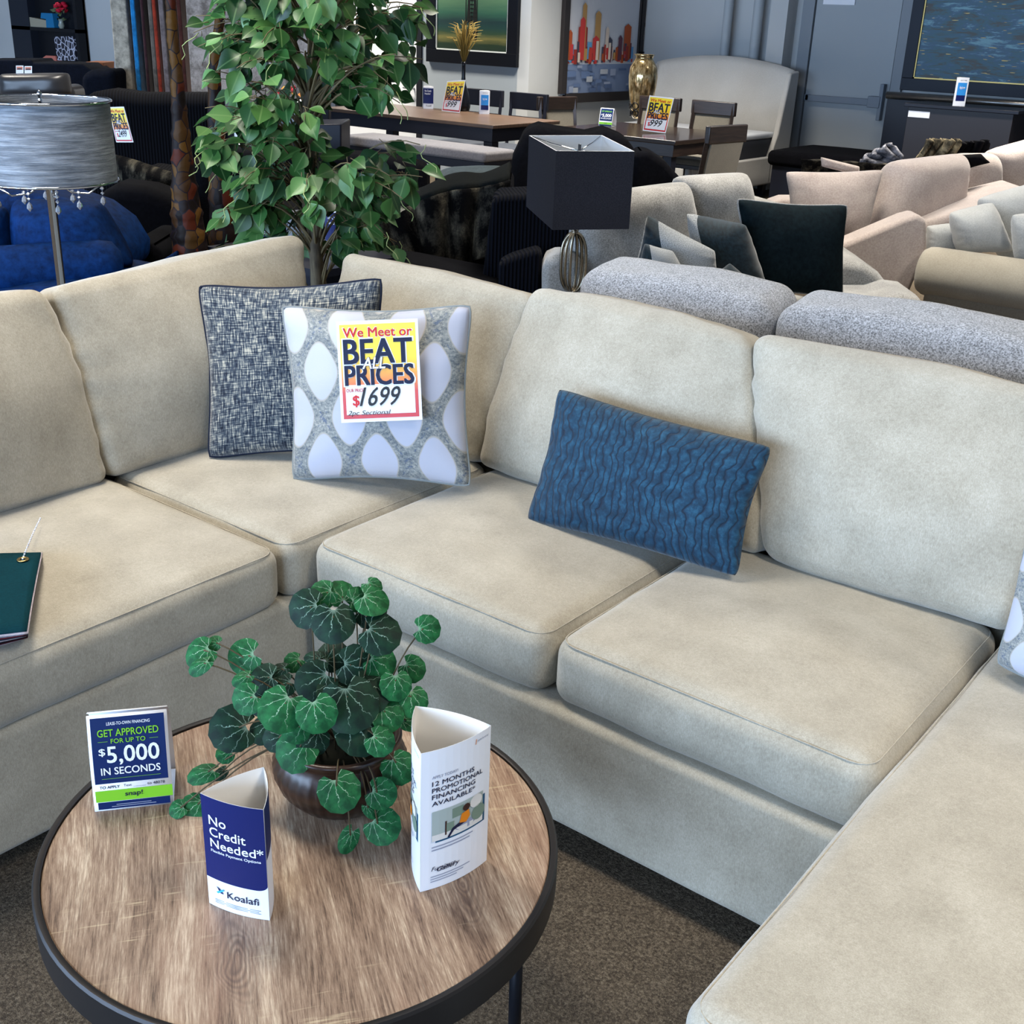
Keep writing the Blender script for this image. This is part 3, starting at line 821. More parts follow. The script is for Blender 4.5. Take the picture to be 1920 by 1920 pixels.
rows = """840 265 110 d 0 .02;950 175 78 g 0 .05;1060 170 80 g 0 .06;1010 350 118 d 1 -.02;1170 210 72 g 0 .03;1250 130 58 g 1 .04;1250 215 95 g 2 .0;1240 290 90 d 0 .02
1300 420 118 d 2 -.03;1590 395 78 g 0 .0;180 540 92 g 0 .02;270 480 45 g 1 .04;185 620 78 g 3 0;455 570 102 g 0 .03;450 700 66 g 3 -.02;470 830 88 g 0 -.05;580 700 84 d 0 .0
385 1010 130 d 0 -.03;575 1020 84 d 2 -.02;690 890 130 g 0 -.10;905 915 112 g 0 -.11;780 1020 80 g 0 -.09;775 1150 120 g 0 -.08;880 1080 92 d 0 -.07;650 1080 72 d 0 -.06
670 650 66 d 3 .02;900 720 118 d 0 -.02;890 570 64 d 3 .03;1010 560 88 d 1 .04;1150 620 116 d 0 .0;1110 860 158 d 0 -.07;1230 780 124 d 0 -.04;1300 600 98 g 0 .0
1400 740 88 g 0 -.03;1500 640 78 g 0 .02;1500 840 90 g 0 -.02;1350 930 92 g 0 -.05;1180 1010 146 d 2 -.07;1300 1090 84 g 0 -.09;1415 1250 96 g 0 -.07;1040 1405 118 g 0 -.13
1305 1420 88 g 0 -.11;1310 1620 102 g 0 -.13;1235 1520 54 g 3 -.12;1105 1700 84 g 3 -.14;205 1290 92 g 3 -.02;150 1500 80 g 0 -.03;45 1510 55 g 1 -.02;310 1290 52 d 3 -.0;340 1170 52 g 1 -.01
770 600 58 g 0 .05;1480 960 64 g 1 .0;700 740 70 d 1 0;1010 780 90 d 2 -.03;560 860 70 d 0 0"""
fo = MB(); st = MB(); rnd = random.Random(4)
top = Vector((PC.x, PC.y, TZ+.12))
for row in rows.replace('\n', ';').split(';'):
    X, Y, R, ty, sh, dd = row.split(); X, Y, R, dd = float(X), float(Y), float(R), float(dd)
    px, py = Z4(X, Y); P = onD(px, py, Dc + dd)
    if P.z < TZ+.012: P = onz(px, py, TZ+.012)
    dist = (P-CAM).dot(FW); rad = R/3.311/FPX*dist*1.18
    tc = (CAM-P).normalized()
    out = Vector((P.x-PC.x, P.y-PC.y, 0)); out = out.normalized() if out.length > .01 else -FH
    tilt = {'0': .35, '1': .9, '2': 1.6, '3': .5}[sh]
    n = (tc + Vector((0, 0, tilt)) * .5 + out*.25 + Vector((rnd.uniform(-.25, .25), rnd.uniform(-.25, .25), rnd.uniform(-.15, .2)))).normalized()
    # tip direction: hangs outward and down
    tip = (out*.6 + Vector((0, 0, -.6)) + Vector((rnd.uniform(-.5, .5), rnd.uniform(-.5, .5), rnd.uniform(-.2, .5))))
    tip = (tip - n*tip.dot(n)).normalized(); sd = n.cross(tip)
    wx = .62 if sh == '3' else 1.0
    N = 22; NR = 4; ph = rnd.uniform(0, 6)
    vsx, uvx, fsx = [], [], []
    def lp(a, q):
        # outline with a notch at the petiole (a = -pi/2)
        da = math.atan2(math.sin(a+PI/2), math.cos(a+PI/2))
        rr = 1.0 - .62*math.exp(-(da/.26)**2) + .025*math.sin(a*11+ph)
        x = math.cos(a)*rr*q; y = math.sin(a)*rr*q
        return x, y
    for qi in range(NR+1):
        for k in range(N):
            a = 2*PI*k/N; x, y = lp(a, qi/NR)
            y0 = y*1.0
            cup = .10*(x*x+y*y) + .05*math.sin(2*a+ph)*(x*x+y*y)
            p = P + sd*(x*rad*wx) + tip*(y*rad) - n*(cup*rad*2.0)
            vsx.append(p); uvx.append((.5+x*.5, .5+y*.5))
    for qi in range(NR):
        for k in range(N):
            k2 = (k+1) % N
            fsx.append((qi*N+k, qi*N+k2, (qi+1)*N+k2, (qi+1)*N+k))
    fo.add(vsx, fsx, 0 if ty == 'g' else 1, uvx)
    pet = P - tip*rad*.25
    mid = (top + pet)/2 + Vector((0, 0, .05 if P.z > TZ+.1 else .02)) + out*.02
    if P.z < TZ+.14: mid = Vector((PC.x, PC.y, 0)) + out*.10 + Vector((0, 0, TZ+.16))
    s0 = top + out*.05*rnd.random() + Vector((0, 0, -.01))
    pts = []
    for i in range(9):
        t = i/8; p = s0*(1-t)**2 + mid*2*t*(1-t) + pet*t*t; pts.append(p)
    st.tube(pts, .0013, 5)
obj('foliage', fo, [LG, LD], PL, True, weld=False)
obj('stems', st, flat('brown_stem', (78, 66, 44), .6), PL)

# ================================================================ ficus tree behind the sofa corner
FD = 3.85
FB = onD(596, 480, FD); FB.z = 0
FT = thing('ficus_tree', 'tall leafy green ficus tree standing behind the beige sofa corner', 'tree', FB)
obj('pot', MB().lathe([(.10, 0), (.13, .02), (.15, .26), (.16, .28), (.15, .285), (.14, .25), (.0, .25)], FB, 32), flat('black_plastic_pot', (26, 26, 28), .5), FT)
tp = [onD(x, y, FD+d) for x, y, d in ((597, 560, 0), (593, 480, 0), (588, 400, .02), (582, 320, 0), (574, 240, -.02), (578, 170, 0), (590, 90, .02), (600, 0, 0), (604, -90, 0))]
tp = [Vector((FB.x, FB.y, .2))] + tp
trunk = MB().tube(tp, .02, 8, rs=[.026, .024, .022, .021, .019, .017, .014, .011, .009, .006])
tp2 = [p + Vector((.02*math.cos(i*1.3), .02*math.sin(i*1.3), 0)) for i, p in enumerate(tp)]
trunk.tube(tp2, .01, 7, rs=[.02]*4+[.015]*3+[.01]*3)
M = Mat('ficus_bark', .85); M.col(M.ramp(M.noise(M.coord('Object', (1, 1, .2)), 60, 4), [(.3, (62, 52, 40)), (.7, (110, 98, 76))])); obj('trunk', trunk, M.m, FT)
rnd = random.Random(11)
M = Mat('ficus_leaf', .42, 0, .45)
X = M.xyz(M.coord('UV')); at_ = M.n.new('ShaderNodeAttribute'); at_.attribute_name = 'tone'
mid = M.math('ABSOLUTE', M.math('SUBTRACT', X[0], .5))
basec = M.ramp(at_.outputs['Fac'], [(0, (18, 50, 22)), (.45, (40, 82, 34)), (.8, (66, 108, 50)), (1, (98, 138, 82))])
side = M.math('FRACT', M.math('MULTIPLY', M.math('SUBTRACT', X[1], M.math('MULTIPLY', mid, .8)), 9))
sv = M.math('MULTIPLY', M.ramp(side, [(.0, (60, 60, 60)), (.12, (0, 0, 0))]), 1.0)
vein = M.math('MAXIMUM', M.ramp(mid, [(.012, (170, 170, 170)), (.035, (0, 0, 0))]), sv)
M.col(M.mix(vein, basec, (120, 150, 92))); M.b.inputs['Subsurface Weight'].default_value = 0; FLEAF = M.m
fl = MB(); tw = MB(); tones = []
def ficus_leaf(p, tipd, n, L):
    sd = tipd.cross(n).normalized(); n = sd.cross(tipd).normalized()
    prof = [0, .20, .33, .38, .34, .24, .10, .0]; K = len(prof)-1; fold = rnd.uniform(.1, .5); cur = rnd.uniform(-.1, .35)
    vs, uv = [], []
    for i, w in enumerate(prof):
        t = i/K; b = p + tipd*L*t - n*L*cur*t*t
        for s in (-1, 0, 1):
            vs.append(b + sd*w*L*s + n*(abs(s)*w*L*fold)); uv.append((.5+s*w, t))
    fs = []
    for i in range(K):
        for s in range(2):
            a = i*3+s; fs.append((a, a+1, a+4, a+3))
    fl.add(vs, fs, 0, uv); tones.extend([rnd.random()]*len(fs))
def inside(px, py):
    # crown silhouette in the photo
    if py < 20: return 370 < px < 770
    if py < 130: return 350 < px < 800
    if py < 260: return 365 < px < 755
    if py < 345: return 370 < px < 800
    if py < 410: return 390 < px < 755
    return 385 < px < 560 or 640 < px < 765
def bez(a, b, c, n=7): return [a*(1-t)**2 + b*2*t*(1-t) + c*t*t for t in [i/n for i in range(n+1)]]
nb = 0
while nb < 165:
    px = rnd.uniform(350, 800); py = rnd.uniform(-90, 480)
    if not inside(px, py): continue
    ax = 590
    half = 225
    # depth inside a round crown
    r = min(1, abs(px-ax)/half); dd = math.sqrt(max(0, 1-r*r)) * .38
    d = rnd.uniform(-dd, dd); E = onD(px, py-8, FD + d)
    if py > 400: E = onD(px, py-8, FD + rnd.uniform(-.12, .15))
    hz = E.z - rnd.uniform(.05, .25)
    # root on the trunk
    S = min(tp[1:], key=lambda q: abs(q.z-hz)) + Vector((0, 0, rnd.uniform(-.04, .04)))
    C = (S+E)/2 + Vector((0, 0, .10 + .08*rnd.random()))
    pts = bez(S, C, E, 8); tw.tube(pts, .003, 5, rs=[.0045, .004, .0036, .0032, .0028, .0024, .002, .0017, .0014])
    out = Vector((E.x-S.x, E.y-S.y, 0)); out = out.normalized() if out.length > .02 else Vector((rnd.uniform(-1, 1), rnd.uniform(-1, 1), 0)).normalized()
    for k in range(rnd.randint(4, 7)):
        t = rnd.uniform(.55, 1.0); q = pts[min(8, int(t*8))] + Vector((rnd.uniform(-.02, .02), rnd.uniform(-.02, .02), rnd.uniform(-.02, .02)))
        td = (out*rnd.uniform(.0, .9) + Vector((rnd.uniform(-.7, .7), rnd.uniform(-.7, .7), rnd.uniform(-1.1, .1)))).normalized()
        nn = Vector((rnd.uniform(-.5, .5), rnd.uniform(-.5, .5), .7)) - FH*.7
        L = rnd.uniform(.055, .088)
        q2 = q + td*.02; tw.tube([q, q2], .0012, 4)
        ficus_leaf(q2, td, nn.normalized(), L)
    # curly pale tendril
    if rnd.random() < .22:
        cp = [E + Vector((.012*math.sin(i*1.1+nb), .012*math.cos(i*1.3), -.013*i)) + out*.008*i for i in range(7)]
        tw.tube(cp, .0015, 4, mi=1)
    nb += 1
fo_ = obj('foliage', fl, FLEAF, FT, True, weld=False)
at = fo_.data.attributes.new('tone', 'FLOAT', 'FACE'); at.data.foreach_set('value', tones)
obj('twigs', tw, [flat('twig_bark', (104, 92, 66), .8), flat('pale_tendril', (160, 172, 112), .7)], FT, True, weld=False)
def pixprism(name, pts, D, depth, mat, parent=None, bevel=.03, **kw):
    """solid whose near face has the given outline at distance D, going back by depth"""
    poly = [onD(x, y, D) for x, y in pts]
    if kw.pop("ground", False):
        my = max(y for x, y in pts)
        for q_, (x, y) in zip(poly, pts):
            if y > my - 25: q_.z = .02
    return obj(name, MB().prism(poly, FH*depth), mat, parent, False, weld=False, bevel=bevel, **kw)
def qD(pts, D, dl=(0, 0, 0, 0)): return [onD(x, y, D+d) for (x, y), d in zip(pts, dl)]

# ================================================================ lamps
LB = onD(84, 265, 3.62)
DL = thing('drum_lamp', 'chrome lamp with a pleated grey drum shade and hanging crystals near blue chair', 'lamp', (LB.x, LB.y, 0))
zt = onD(76, 187, 3.62).z; zb_ = onD(84, 336, 3.62).z; R = .198
M = Mat('crinkled_silver_shade', .6, 0, .3, .3)
v = M.coord('Object', (6, 6, 90)); a = M.noise(v, 1.2, 5, .7); b = M.noise(M.coord('Object', (2, 2, 4)), 3, 3, .6)
M.col(M.ramp(M.math('ADD', M.math('MULTIPLY', a, .7), M.math('MULTIPLY', b, .3)), [(.36, (72, 78, 86)), (.5, (112, 118, 126)), (.64, (158, 164, 172))]))
M.bump(a, .8, .006); SHADE = M.m
obj('lamp_shade', MB().lathe([(R, zb_), (R-.003, zt), (R-.008, zt), (R-.005, zb_), (R, zb_)], (LB.x, LB.y, 0), 64, closed=True), SHADE, DL, angle=40)
for z in (zt, zb_):
    rg = MB().tube([Vector((LB.x+(R+.001)*math.cos(a), LB.y+(R+.001)*math.sin(a), z)) for a in [2*PI*k/64 for k in range(65)]], .0045, 8, cap=False)
    obj('shade_ring', rg, CHROME, DL)
sp = MB()
for k in range(3):
    a = k*2*PI/3 + .5; sp.tube([(LB.x, LB.y, zt-.02), (LB.x+.12*math.cos(a), LB.y+.12*math.sin(a), zt-.022), (LB.x+R*.98*math.cos(a), LB.y+R*.98*math.sin(a), zt-.002)], .0025, 6)
obj('spider', sp, CHROME, DL)
obj('finial', MB().lathe([(0, .035), (.004, .03), (.008, .02), (.004, .012), (.006, .006), (.003, -.03)], (LB.x, LB.y, zt-.005), 12), CHROME, DL)
obj('pole', MB().lathe([(.018, .02), (.013, .03), (.013, zb_-.03), (.022, zb_-.02), (.02, zb_+.03), (.008, zb_+.04), (.006, zt-.03)], (LB.x, LB.y, 0), 20), CHROME, DL)
obj('base', MB().lathe([(.14, 0), (.14, .012), (.06, .022), (.018, .03)], (LB.x, LB.y, 0), 40), CHROME, DL)
M = Mat('crystal', .03, 0, .8); M.b.inputs['Transmission Weight'].default_value = .75; M.b.inputs['IOR'].default_value = 1.5; CRY = M.m; M.col((235, 240, 250))
for k in range(8):
    a = k*2*PI/8 + .35
    rr = .15 if k % 2 else .10
    c0 = Vector((LB.x, LB.y, zb_-.005)); e = Vector((math.cos(a), math.sin(a), 0))
    if k % 2:
        obj('arm', MB().tube([c0 + e*.015, c0 + e*.06 + Vector((0, 0, -.035)), c0 + e*.11 + Vector((0, 0, -.04)), c0+e*rr+Vector((0, 0, -.012))], .003, 6), CHROME, DL)
    cr = MB(); z = -.012
    for r_ in (.006, .007, .006): cr.lathe([(0, r_), (r_, 0), (0, -r_)], c0+e*rr+Vector((0, 0, z)), 6); z -= .014
    cr.lathe([(0, .014), (.007, .004), (.0085, -.006), (0, -.016)], c0+e*rr+Vector((0, 0, z-.008)), 6)
    obj('crystal_drop', cr, CRY, DL, False)

# dark box-shade lamp on an end table
c0, c1, c2, c3 = [onz(x, y, 1.22) for x, y in ((1042.8, 283), (1190, 284), (1128.8, 253.5), (991.7, 253.8))]
cc = (c0+c1+c2+c3)/4; bs = onz(1034, 431, 0)
zl = ony(1034, 431, c0.y).z
CL = thing('box_shade_lamp', 'table lamp with a large dark rectangular shade and curved metal loops behind the beige sofa', 'lamp', (cc.x, cc.y, .60))
M = Mat('charcoal_linen_shade', .9, 0, .2); M.col(M.ramp(M.noise(M.coord('Object', (1, 1, 1)), 300, 3), [(.3, (30, 29, 34)), (.7, (44, 43, 48))])); CHAR = M.m
dn = Vector((0, 0, zl-1.22)); sh = MB()
cs = [c0, c1, c2, c3]; inn = [c + (cc-c)*.025 for c in cs]
for i in range(4):
    j = (i+1) % 4
    sh.add([cs[i], cs[j], cs[j]+dn, cs[i]+dn], [(0, 1, 2, 3)], 0); sh.add([inn[i], inn[j], inn[j]+dn, inn[i]+dn], [(3, 2, 1, 0)], 1)
    sh.add([cs[i], cs[j], inn[j], inn[i]], [(0, 1, 2, 3)], 1); sh.add([cs[i]+dn, cs[j]+dn, inn[j]+dn, inn[i]+dn], [(3, 2, 1, 0)], 0)
obj('lamp_shade', sh, [CHAR, flat('shade_lining', (232, 236, 240), .8)], CL, False, weld=False)
sp = MB(); h0 = cc + Vector((0, 0, -.03))
for i in range(4): sp.tube([h0, h0 + (cs[i]-cc)*.55 + Vector((0, 0, .012)), cs[i] + (cc-cs[i])*.08 + Vector((0, 0, -.004))], .0035, 6)
sp.tube([h0+Vector((0, 0, .025)), h0-Vector((0, 0, .2))], .006, 8)
obj('spider', sp, CHROME, CL)
obj('socket', MB().lathe([(.012, 0), (.02, .02), (.04, .035), (.04, .05), (.012, .06), (.012, .2)], (cc.x, cc.y, zl-.06), 20), CHROME, CL)
zl2 = zl - .06
for k, (rw, dx) in enumerate(((.048, 0), (.036, 0), (.022, 0))):
    lp_ = []
    for i in range(41):
        t = 2*PI*i/40; x = rw*math.cos(t); z = (zl2+.655)/2 + (zl2-.655)/2*math.copysign(abs(math.sin(t))**.7, math.sin(t))
        a = .6 + k*.5; lp_.append(Vector((cc.x + x*math.cos(a), cc.y + x*math.sin(a), z)))
    obj('loop', MB().tube(lp_, .0065, 8, cap=False), flat('brushed_nickel', (150, 140, 122), .25, 1) if k == 0 else bpy.data.materials['brushed_nickel'], CL)
obj('base', MB().lathe([(.085, .601), (.085, .618), (.02, .63), (.01, .66)], (cc.x, cc.y, 0), 32), CHROME, CL)
ET = thing('end_table', 'black end table under the box shade lamp', 'end table', (cc.x, cc.y, 0))
obj('tabletop', MB().box((cc.x-.22, cc.y-.22, .575), (cc.x+.22, cc.y+.22, .60)), BLKWOOD, ET, False, bevel=.004)
for sx in (-1, 1):
    for sy in (-1, 1):
        obj('leg', MB().box((cc.x+sx*.19-.018, cc.y+sy*.19-.018, 0), (cc.x+sx*.19+.018, cc.y+sy*.19+.018, .575)), BLKWOOD, ET, False)

# ================================================================ grey fuzzy sofa, back to back with the beige one
GA = thing('grey_boucle_sofa', 'light grey boucle sofa standing back to back behind the beige sectional', 'sofa', (1.0, 1.6, 0))
soft('base', GREYF, GA, T(1.0, 1.72, .25), (2.5, .95, .34), .04, 16, (0, 0, 0), .003, 4, 50)
soft('back_frame', GREYF, GA, T(1.0, 1.22, .46), (2.5, .18, .66), .05, 16, (0, 0, 0), .003, 4, 51)
def gcush(x0, x1, seed, dz=0):
    return soft('back_cushion', GREYF, GA, T((x0+x1)/2, 1.44, .455) @ RX(math.radians(8)) @ T(0, 0, .265), (x1-x0, .25, .53+dz), .065, 20, (.01, .04, .015), .008, 4, seed)
gcush(-.14, .515, 52, -.04); gcush(.525, 1.32, 53, -.025); gcush(1.33, 2.1, 54)
for x0, x1, sd in ((-.14, .58, 55), (.585, 1.33, 56), (1.34, 2.1, 57)):
    soft('seat_cushion', GREYF, GA, T((x0+x1)/2, 1.85, .48), (x1-x0, .62, .16), .04, 12, (0, 0, .02), .003, 4, sd)

# grey sofa opposite, with its pillows
GB = thing('grey_tweed_sofa', 'grey tweed sofa with loose back cushions and rolled arm, holding the dark teal pillows', 'sofa', (-.6, 3.0, 0))
bq = [(1122, 385), (1292, 343), (1308, 470), (1100, 545)]
def boxcush(name, mat, parent, pts, D, thick, seed, dl=(0, 0, 0, 0), flatp=4.5, conc=.0, **kw):
    return pillow(name, mat, parent, qD(pts, D, dl), thick, conc, flatp, n=22, nz=.01, nf=4, seed=seed, wrk=.003, **kw)
boxcush('back_cushion', GREYF2, GB, [(1080, 365), (1288, 338), (1312, 480), (1060, 560)], 5.0, .26, 61, (-.1, .15, .1, -.1))
boxcush('back_cushion', GREYF2, GB, [(1262, 330), (1400, 322), (1412, 470), (1290, 480)], 5.35, .26, 62, (-.05, .1, .05, -.05))
boxcush('back_cushion', GREYF2, GB, [(1398, 362), (1500, 392), (1500, 500), (1405, 500)], 5.9, .2, 63)
soft('seat', GREYF2, GB, T(-.42, 3.02, .26), (1.15, 1.2, .40), .05, 16, (0, 0, .02), .004, 4, 64)
pixprism('back_frame', [(1086, 420), (1500, 400), (1500, 560), (1086, 600)], 5.35, .18, GREYF2, GB, .05)
pixprism('arm', [(1016, 500), (1026, 486), (1042, 479), (1070, 478), (1096, 492), (1100, 640), (1016, 620)], 4.78, .22, GREYF2, GB, .05)
pixprism('arm', [(1540, 498), (1590, 488), (1622, 494), (1650, 512), (1668, 535), (1674, 562), (1540, 575)], 5.15, .5, GREYF2, GB, .05)
pixprism('front_roll', [(1560, 562), (1655, 562), (1690, 552), (1722, 556), (1742, 575), (1744, 640), (1560, 640)], 4.85, .35, GREYF2, GB, .05)

def twotone(name, flip=False, ang=0.0, cells=2):
    M = Mat(name, .9, 0, .2, .3)
    X = M.xyz(M.coord('UV', (1, 1, 1), (0, 0, ang)))
    s = M.math('GREATER_THAN', X[0], .42 if not flip else .40)
    g = M.ramp(M.noise(M.coord('UV', (70, 70, 1)), 1, 4, .7), [(.35, (92, 96, 98)), (.62, (164, 168, 170))])
    d = M.ramp(M.noise(M.coord('UV', (20, 20, 1)), 1, 3, .6), [(.35, (12, 24, 30)), (.65, (24, 42, 50))])
    M.col(M.mix(s, d, g) if not flip else M.mix(s, g, d)); return M.m
TT1 = twotone('teal_grey_split', False, -.25); TT2 = twotone('grey_teal_split', True, -.2); TT3 = twotone('grey_teal_split_small', True, .0)
pillow('throw_pillow', DTEAL, None, qD([(1378, 370), (1592, 382), (1582, 564), (1394, 548)], 4.8, (.05, .2, .1, -.05)), .17, .09, 2.4, seed=71, pipe=.004, pipe_mat=GREYF2,
       label='big dark teal square pillow with a grey edge on grey tweed sofa', cat='pillow')
pillow('throw_pillow', TT2, None, qD([(1285, 398), (1400, 420), (1446, 552), (1300, 505)], 4.66, (.1, 0, 0, .1)), .20, .05, 2.2, seed=72, wrk=.004,
       label='grey pillow with a dark teal side panel, leaning beside the big teal pillow', cat='pillow')
pillow('throw_pillow', TT1, None, qD([(1212, 400), (1342, 470), (1352, 535), (1186, 512)], 4.52, (.1, 0, 0, .05)), .17, .05, 2.2, seed=73, wrk=.004,
       label='split teal and grey pillow slumped at the front of grey tweed sofa', cat='pillow')
pillow('throw_pillow', TT3, None, qD([(1330, 520), (1368, 492), (1432, 545), (1395, 575)], 4.42), .12, .04, 2.2, seed=74,
       label='small grey and teal pillow tip peeking over the grey boucle sofa', cat='pillow')
pillow('throw_pillow', TT1, None, qD([(1208, 455), (1262, 470), (1306, 545), (1184, 535)], 4.42), .12, .04, 2.2, seed=75,
       label='pale grey and teal pillow corner just above the boucle sofa back', cat='pillow')

# ================================================================ blush sofa
PK = thing('blush_sofa', 'long blush pink sofa with loose cushions beyond the grey tweed sofa', 'sofa', (-.8, 5.8, 0))
boxcush('back_cushion', PINKF, PK, [(1672, 302), (1806, 286), (1792, 408), (1606, 470)], 6.9, .30, 81, (-.1, .2, .2, -.2))
boxcush('back_cushion', PINKF, PK, [(1790, 287), (1866, 287), (1858, 400), (1770, 420)], 7.5, .30, 82, (0, .1, .1, 0))
boxcush('back_cushion', PINKF, PK, [(1850, 283), (1990, 245), (1990, 350), (1840, 400)], 8.0, .30, 83, (0, .2, .2, 0))
pixprism('arm', [(1566, 462), (1600, 450), (1700, 408), (1722, 402), (1738, 412), (1740, 470), (1705, 552), (1640, 562), (1566, 520)], 6.1, .18, PINKF, PK, .035)
pixprism('back_frame', [(1440, 382), (1470, 372), (1700, 372), (1700, 500), (1440, 470)], 7.3, .2, PINKF, PK, .04)
pixprism('seat', [(1640, 440), (1800, 398), (1960, 360), (1960, 440), (1640, 540)], 6.6, .6, PINKF, PK, .04)
pillow('throw_pillow', PINKF, None, qD([(1470, 320), (1660, 316), (1625, 462), (1482, 440)], 6.5, (0, .15, 0, 0)), .20, .07, 2.2, seed=84, nz=.008,
       label='plump blush pink pillow standing at the end of the pink sofa', cat='pillow')

# ================================================================ cream sofa
CR = thing('cream_sofa', 'cream sofa with a fat rolled arm in front of the blush sofa', 'sofa', (.6, 4.6, 0))
r = .125; A0 = onz(1712, 510, .52)
B = MB(); n = 20; L = 1.5
prof = [(0, -.01), (r*.55, -.008), (r*.85, .005), (r*.97, .03), (r, .06), (r, L)]
B.lathe(prof, (A0.x, A0.y+.12, .515), 28, M=RY(PI/2)); obj('arm', B, CREAMF, CR)
soft('base', CREAMF, CR, T(A0.x+.80, A0.y+.55, .23), (1.5, 1.0, .40), .03, 14, (0, 0, 0), .002, 4, 91)
boxcush('back_cushion', ICEF, CR, [(1835, 372), (1985, 330), (1985, 480), (1880, 490)], 6.35, .28, 92, (0, .1, .1, 0))
boxcush('back_cushion', ICEF, CR, [(1780, 400), (1862, 378), (1900, 472), (1792, 472)], 6.1, .26, 93, flatp=3)
boxcush('side_cushion', ICEF, CR, [(1738, 424), (1790, 418), (1798, 480), (1738, 474)], 6.25, .14, 94, flatp=4)
boxcush('seat_cushion', ICEF, CR, [(1896, 402), (1990, 395), (1990, 500), (1902, 492)], 5.95, .16, 95, flatp=3)

# ================================================================ blue velvet chair
BL = thing('blue_velvet_chair', 'royal blue velvet armchair with a rounded back and rolled arms', 'armchair', (-2.6, 1.3, 0))
def bluequad(name, pts, D, thick, seed, fp=2.6, conc=0, dl=(0, 0, 0, 0)):
    return pillow(name, BLUEV, BL, qD(pts, D, dl), thick, conc, fp, n=24, nz=.012, nf=4, seed=seed)
pixprism('back', [(-120, 470), (-110, 400), (-40, 368), (40, 362), (110, 372), (170, 392), (215, 425), (243, 470), (243, 520), (-120, 520)], 5.0, .35, BLUEV, BL, .07)
bluequad('back_cushion', [(25, 372), (190, 380), (255, 500), (30, 505)], 4.88, .34, 1, 3.0)
bluequad('back_cushion', [(-150, 395), (10, 385), (32, 500), (-150, 510)], 4.82, .30, 2, 3.0)
p0, p1 = onD(-90, 515, 4.55), onD(215, 495, 4.75); ax = (p1-p0); Lr = ax.length
B = MB(); B.lathe([(0, -.02), (.05, -.012), (.085, .01), (.10, .05), (.10, Lr-.05), (.09, Lr+.0), (.05, Lr+.03), (0, Lr+.035)], p0, 28, M=ax.to_track_quat('Z', 'Y').to_matrix().to_4x4()); obj('arm', B, BLUEV, BL)
pixprism('seat', [(-100, 562), (60, 538), (170, 540), (235, 552), (270, 505), (262, 640), (-100, 660)], 4.45, .6, BLUEV, BL, .06, ground=True)

# ================================================================ black upholstery behind
def fur(name, lo, hi, off=0):
    M = Mat(name, .9, 0, .1, 0)
    a = M.noise(M.coord('UV', (7, 1.6, 1)), 1, 3, .6); b = M.noise(M.coord('UV', (90, 30, 1)), 1, 4, .8)
    f = M.math('ADD', M.math('MULTIPLY', a, .8), M.math('MULTIPLY', b, .25))
    M.col(M.ramp(f, [(.53+off, lo), (.62+off, tuple(int((x+y)/2) for x, y in zip(lo, hi))), (.74+off, hi)])); M.bump(b, 1, .01); return M.m
FUR = fur('black_streaked_fur', (3, 3, 4), (112, 106, 90), -.05)
FUR2 = fur('grey_striped_fur', (26, 28, 34), (190, 190, 200), -.12)
FUR3 = fur('tan_striped_fur', (18, 16, 15), (176, 162, 130), -.12)
def corduroy(name, c1, c2, f=110):
    M = Mat(name, .95, 0, .1, 0); X = M.xyz(M.coord('Object'))
    s = M.math('SINE', M.math('MULTIPLY', M.math('ADD', X[0], M.math('MULTIPLY', X[1], 1.0)), f*2.2))
    M.col(M.ramp(s, [(0, c1), (1, c2)])); M.bump(s, .6, .006); return M.m
CORD = corduroy('black_corduroy', (3, 3, 6), (10, 11, 16))
CORD2 = corduroy('navy_corduroy', (3, 4, 9), (9, 12, 22), 130)
K1 = thing('black_corduroy_sofa', 'black corduroy sofa with a high back, holding the 2499 price sign', 'sofa', onD(320, 480, 7.4))
pixprism('backrest', [(150, 176), (200, 168), (260, 176), (405, 176), (405, 500), (150, 500)], 7.5, .3, CORD, K1, .08, ground=True)
pixprism('seat', [(205, 330), (300, 345), (405, 350), (405, 520), (205, 520)], 6.6, .8, CORD, K1, .08, ground=True)
K2 = thing('black_plush_armchair', 'black plush armchair with a thick rounded arm beside the blue chair', 'armchair', onD(280, 500, 5.9))
pixprism('arm', [(170, 370), (215, 345), (270, 352), (330, 372), (360, 400), (372, 520), (170, 540)], 5.9, .3, BLACKF, K2, .08, ground=True)
pixprism('seat', [(235, 455), (270, 452), (300, 470), (320, 560), (235, 560)], 5.3, .5, BLACKF, K2, .06, ground=True)
pixprism('backrest', [(330, 300), (395, 310), (395, 560), (330, 560)], 6.1, .3, BLACKF, K2, .06, ground=True)
pillow('fur_pillow', FUR, None, qD([(214, 287), (345, 330), (345, 400), (214, 350)], 6.3), .2, .03, 3, seed=101,
       label='black pillow with pale fur streaks resting on black plush armchair', cat='pillow')
K3 = thing('black_velvet_sofa', 'black velvet sofa behind the ficus tree', 'sofa', onD(560, 480, 6.7))
pixprism('backrest', [(392, 292), (420, 280), (700, 292), (800, 312), (800, 520), (392, 520)], 6.9, .3, BLACKF, K3, .06, ground=True)
pixprism('seat', [(392, 400), (700, 400), (700, 540), (392, 540)], 6.3, .5, BLACKF, K3, .05, ground=True)
K4 = thing('black_recliner', 'black recliner draped with a streaked fur throw between ficus tree and box shade lamp', 'armchair', onD(830, 540, 5.4))
pixprism('backrest', [(700, 420), (735, 385), (950, 340), (962, 350), (960, 560), (700, 560)], 5.5, .45, BLACKF, K4, .06, ground=True)
TH = thing('fur_throw', 'black faux fur throw with pale vertical streaks draped over black recliner', 'throw', onD(800, 540, 5.4))
tl_, tr_, br_, bl_ = (705, 398), (955, 334), (935, 470), (760, 548)
